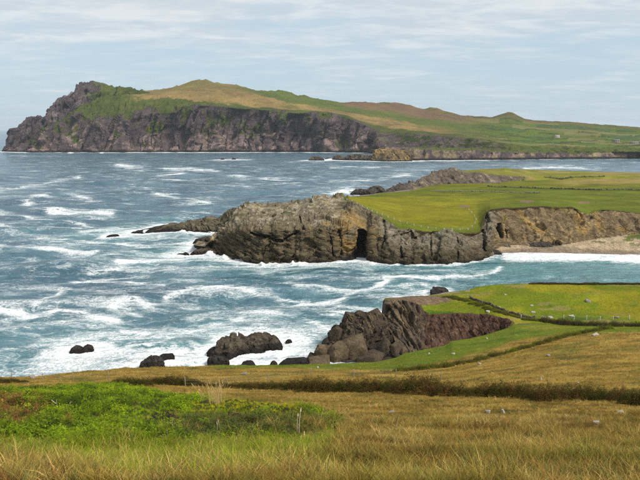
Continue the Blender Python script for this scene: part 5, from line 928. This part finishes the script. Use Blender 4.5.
stems('dead_stems', 'reddish brown dead dock stems at the left edge of mound', 'dry plant', 22, 424, 9, 24, 24, flat_mat('rusty_stem', (0.2, 0.085, 0.04), 0.85, .3, 6), .016, 6, .2, True)
def twig(label, x, y, segs, rad):
    p = hit(x, y); s = p[1] / FPX; root = empty('bare_twig', p); tag(root, label, 'twig')
    for (x0, y0, x1, y1) in segs: V = []; Q = []; tube(V, Q, (x0 * s, 0, -y0 * s), (x1 * s, -.1, -y1 * s), (rad, rad * .6), 6); link('branch', mesh_np('branch', V, Q), M_TWIG, root)
twig('forked bare bleached twig sticking out of the green mound', 57.5, 408.5, [(0, 2, -.8, -5), (-.8, -5, -5.5, -10), (-.8, -5, .2, -10.5)], .035); twig('slanting bare bleached twig right of the forked one', 66, 407.5, [(0, 1.5, 4, -4), (4, -4, 6, -8), (4, -4, 7.5, -7)], .035)
M_DOCK = plant_mat('dock_leaf', False, (0.14, 0.22, 0.015), 0.25)
def dock(label, x, y, size, seed):
    rr = random.Random(seed); p = hit(x, y); s = p[1] / FPX; root = empty('dock_plant', p + np.array([0, 0, .12])); tag(root, label, 'plant')
    for k in range(7):
        a = k / 7 * 6.28 + rr.uniform(-.3, .3); ln = size * s * rr.uniform(.5, .75); w = ln * .36; V = []; Q = []
        for q_ in range(6):
            t = q_ / 5; ww = w * math.sin(math.pi * min(.97, .08 + t * .9)) ** .8 / 2; rd = ln * t; zz = ln * (.75 * t - .55 * t * t); ca, sa = math.cos(a), math.sin(a)
            V += [(rd * ca - ww * sa, rd * sa + ww * ca, zz + .15 * ww), (rd * ca, rd * sa, zz), (rd * ca + ww * sa, rd * sa - ww * ca, zz + .15 * ww)]
        for q_ in range(5): i = 3 * q_; Q += [(i, i + 1, i + 4, i + 3), (i + 1, i + 2, i + 5, i + 4)]
        link('leaf', mesh_np('leaf', V, Q), M_DOCK, root)
for a in [('broad leaved dock plant in the middle of the green mound', 88, 423, 15, 1), ('broad leaved dock plant left of the middle of the mound', 50, 424, 14, 2), ('lowest broad leaved dock plant on the left of the mound', 56, 433, 13, 3), ('dock plant with bright leaves right of the mud patch', 205, 424, 13, 4), ('dock plant at the far left of the mound near the dead stems', 28, 436, 13, 5), ('dock plant on the crest of the mound near the bramble patch', 112, 402, 12, 6)]: dock(*a)
# shallow puddle in the hollow
bm = bmesh.new(); pc = hit(120, 438); vs_ = [bm.verts.new((0.75 * math.cos(a) * (1 + .25 * math.sin(3 * a)), 0.55 * math.sin(a) * (1 + .2 * math.cos(2 * a)), 0)) for a in np.linspace(0, 6.283, 28)[:-1]]; bm.faces.new(vs_); me = bpy.data.meshes.new('puddle'); bm.to_mesh(me); bm.free()
m_p, t_p, b_p = new_mat('puddle_water'); b_p.inputs['Base Color'].default_value = (0.05, 0.045, 0.04, 1); b_p.inputs['Roughness'].default_value = 0.08
o = link('puddle', me, m_p); o.scale = (.5, .5, 1); o.location = pc + np.array([0, 0, 0.015]); tag(o, kind='structure')

# ================================================================== air
hz = bpy.data.materials.new('sea_haze'); hz.use_nodes = True; t = hz.node_tree; t.nodes.clear(); out = t.nodes.new('ShaderNodeOutputMaterial'); pv = t.nodes.new('ShaderNodeVolumePrincipled')
pv.inputs['Color'].default_value = (0.86, 0.92, 1, 1); pv.inputs['Density'].default_value = 0.000035; pv.inputs['Anisotropy'].default_value = 0.2; t.links.new(pv.outputs[0], out.inputs['Volume'])
V = [(x, y, z_) for z_ in (-14, 330) for y in (-400, 31000) for x in (-105000, 105000)]
o = link('haze', mesh_np('haze', V, [(0, 2, 3, 1), (4, 5, 7, 6), (0, 1, 5, 4), (2, 6, 7, 3), (0, 4, 6, 2), (1, 3, 7, 5)], smooth=False), hz); tag(o, 'thin pale sea haze over the whole bay', 'haze', None, 'stuff')
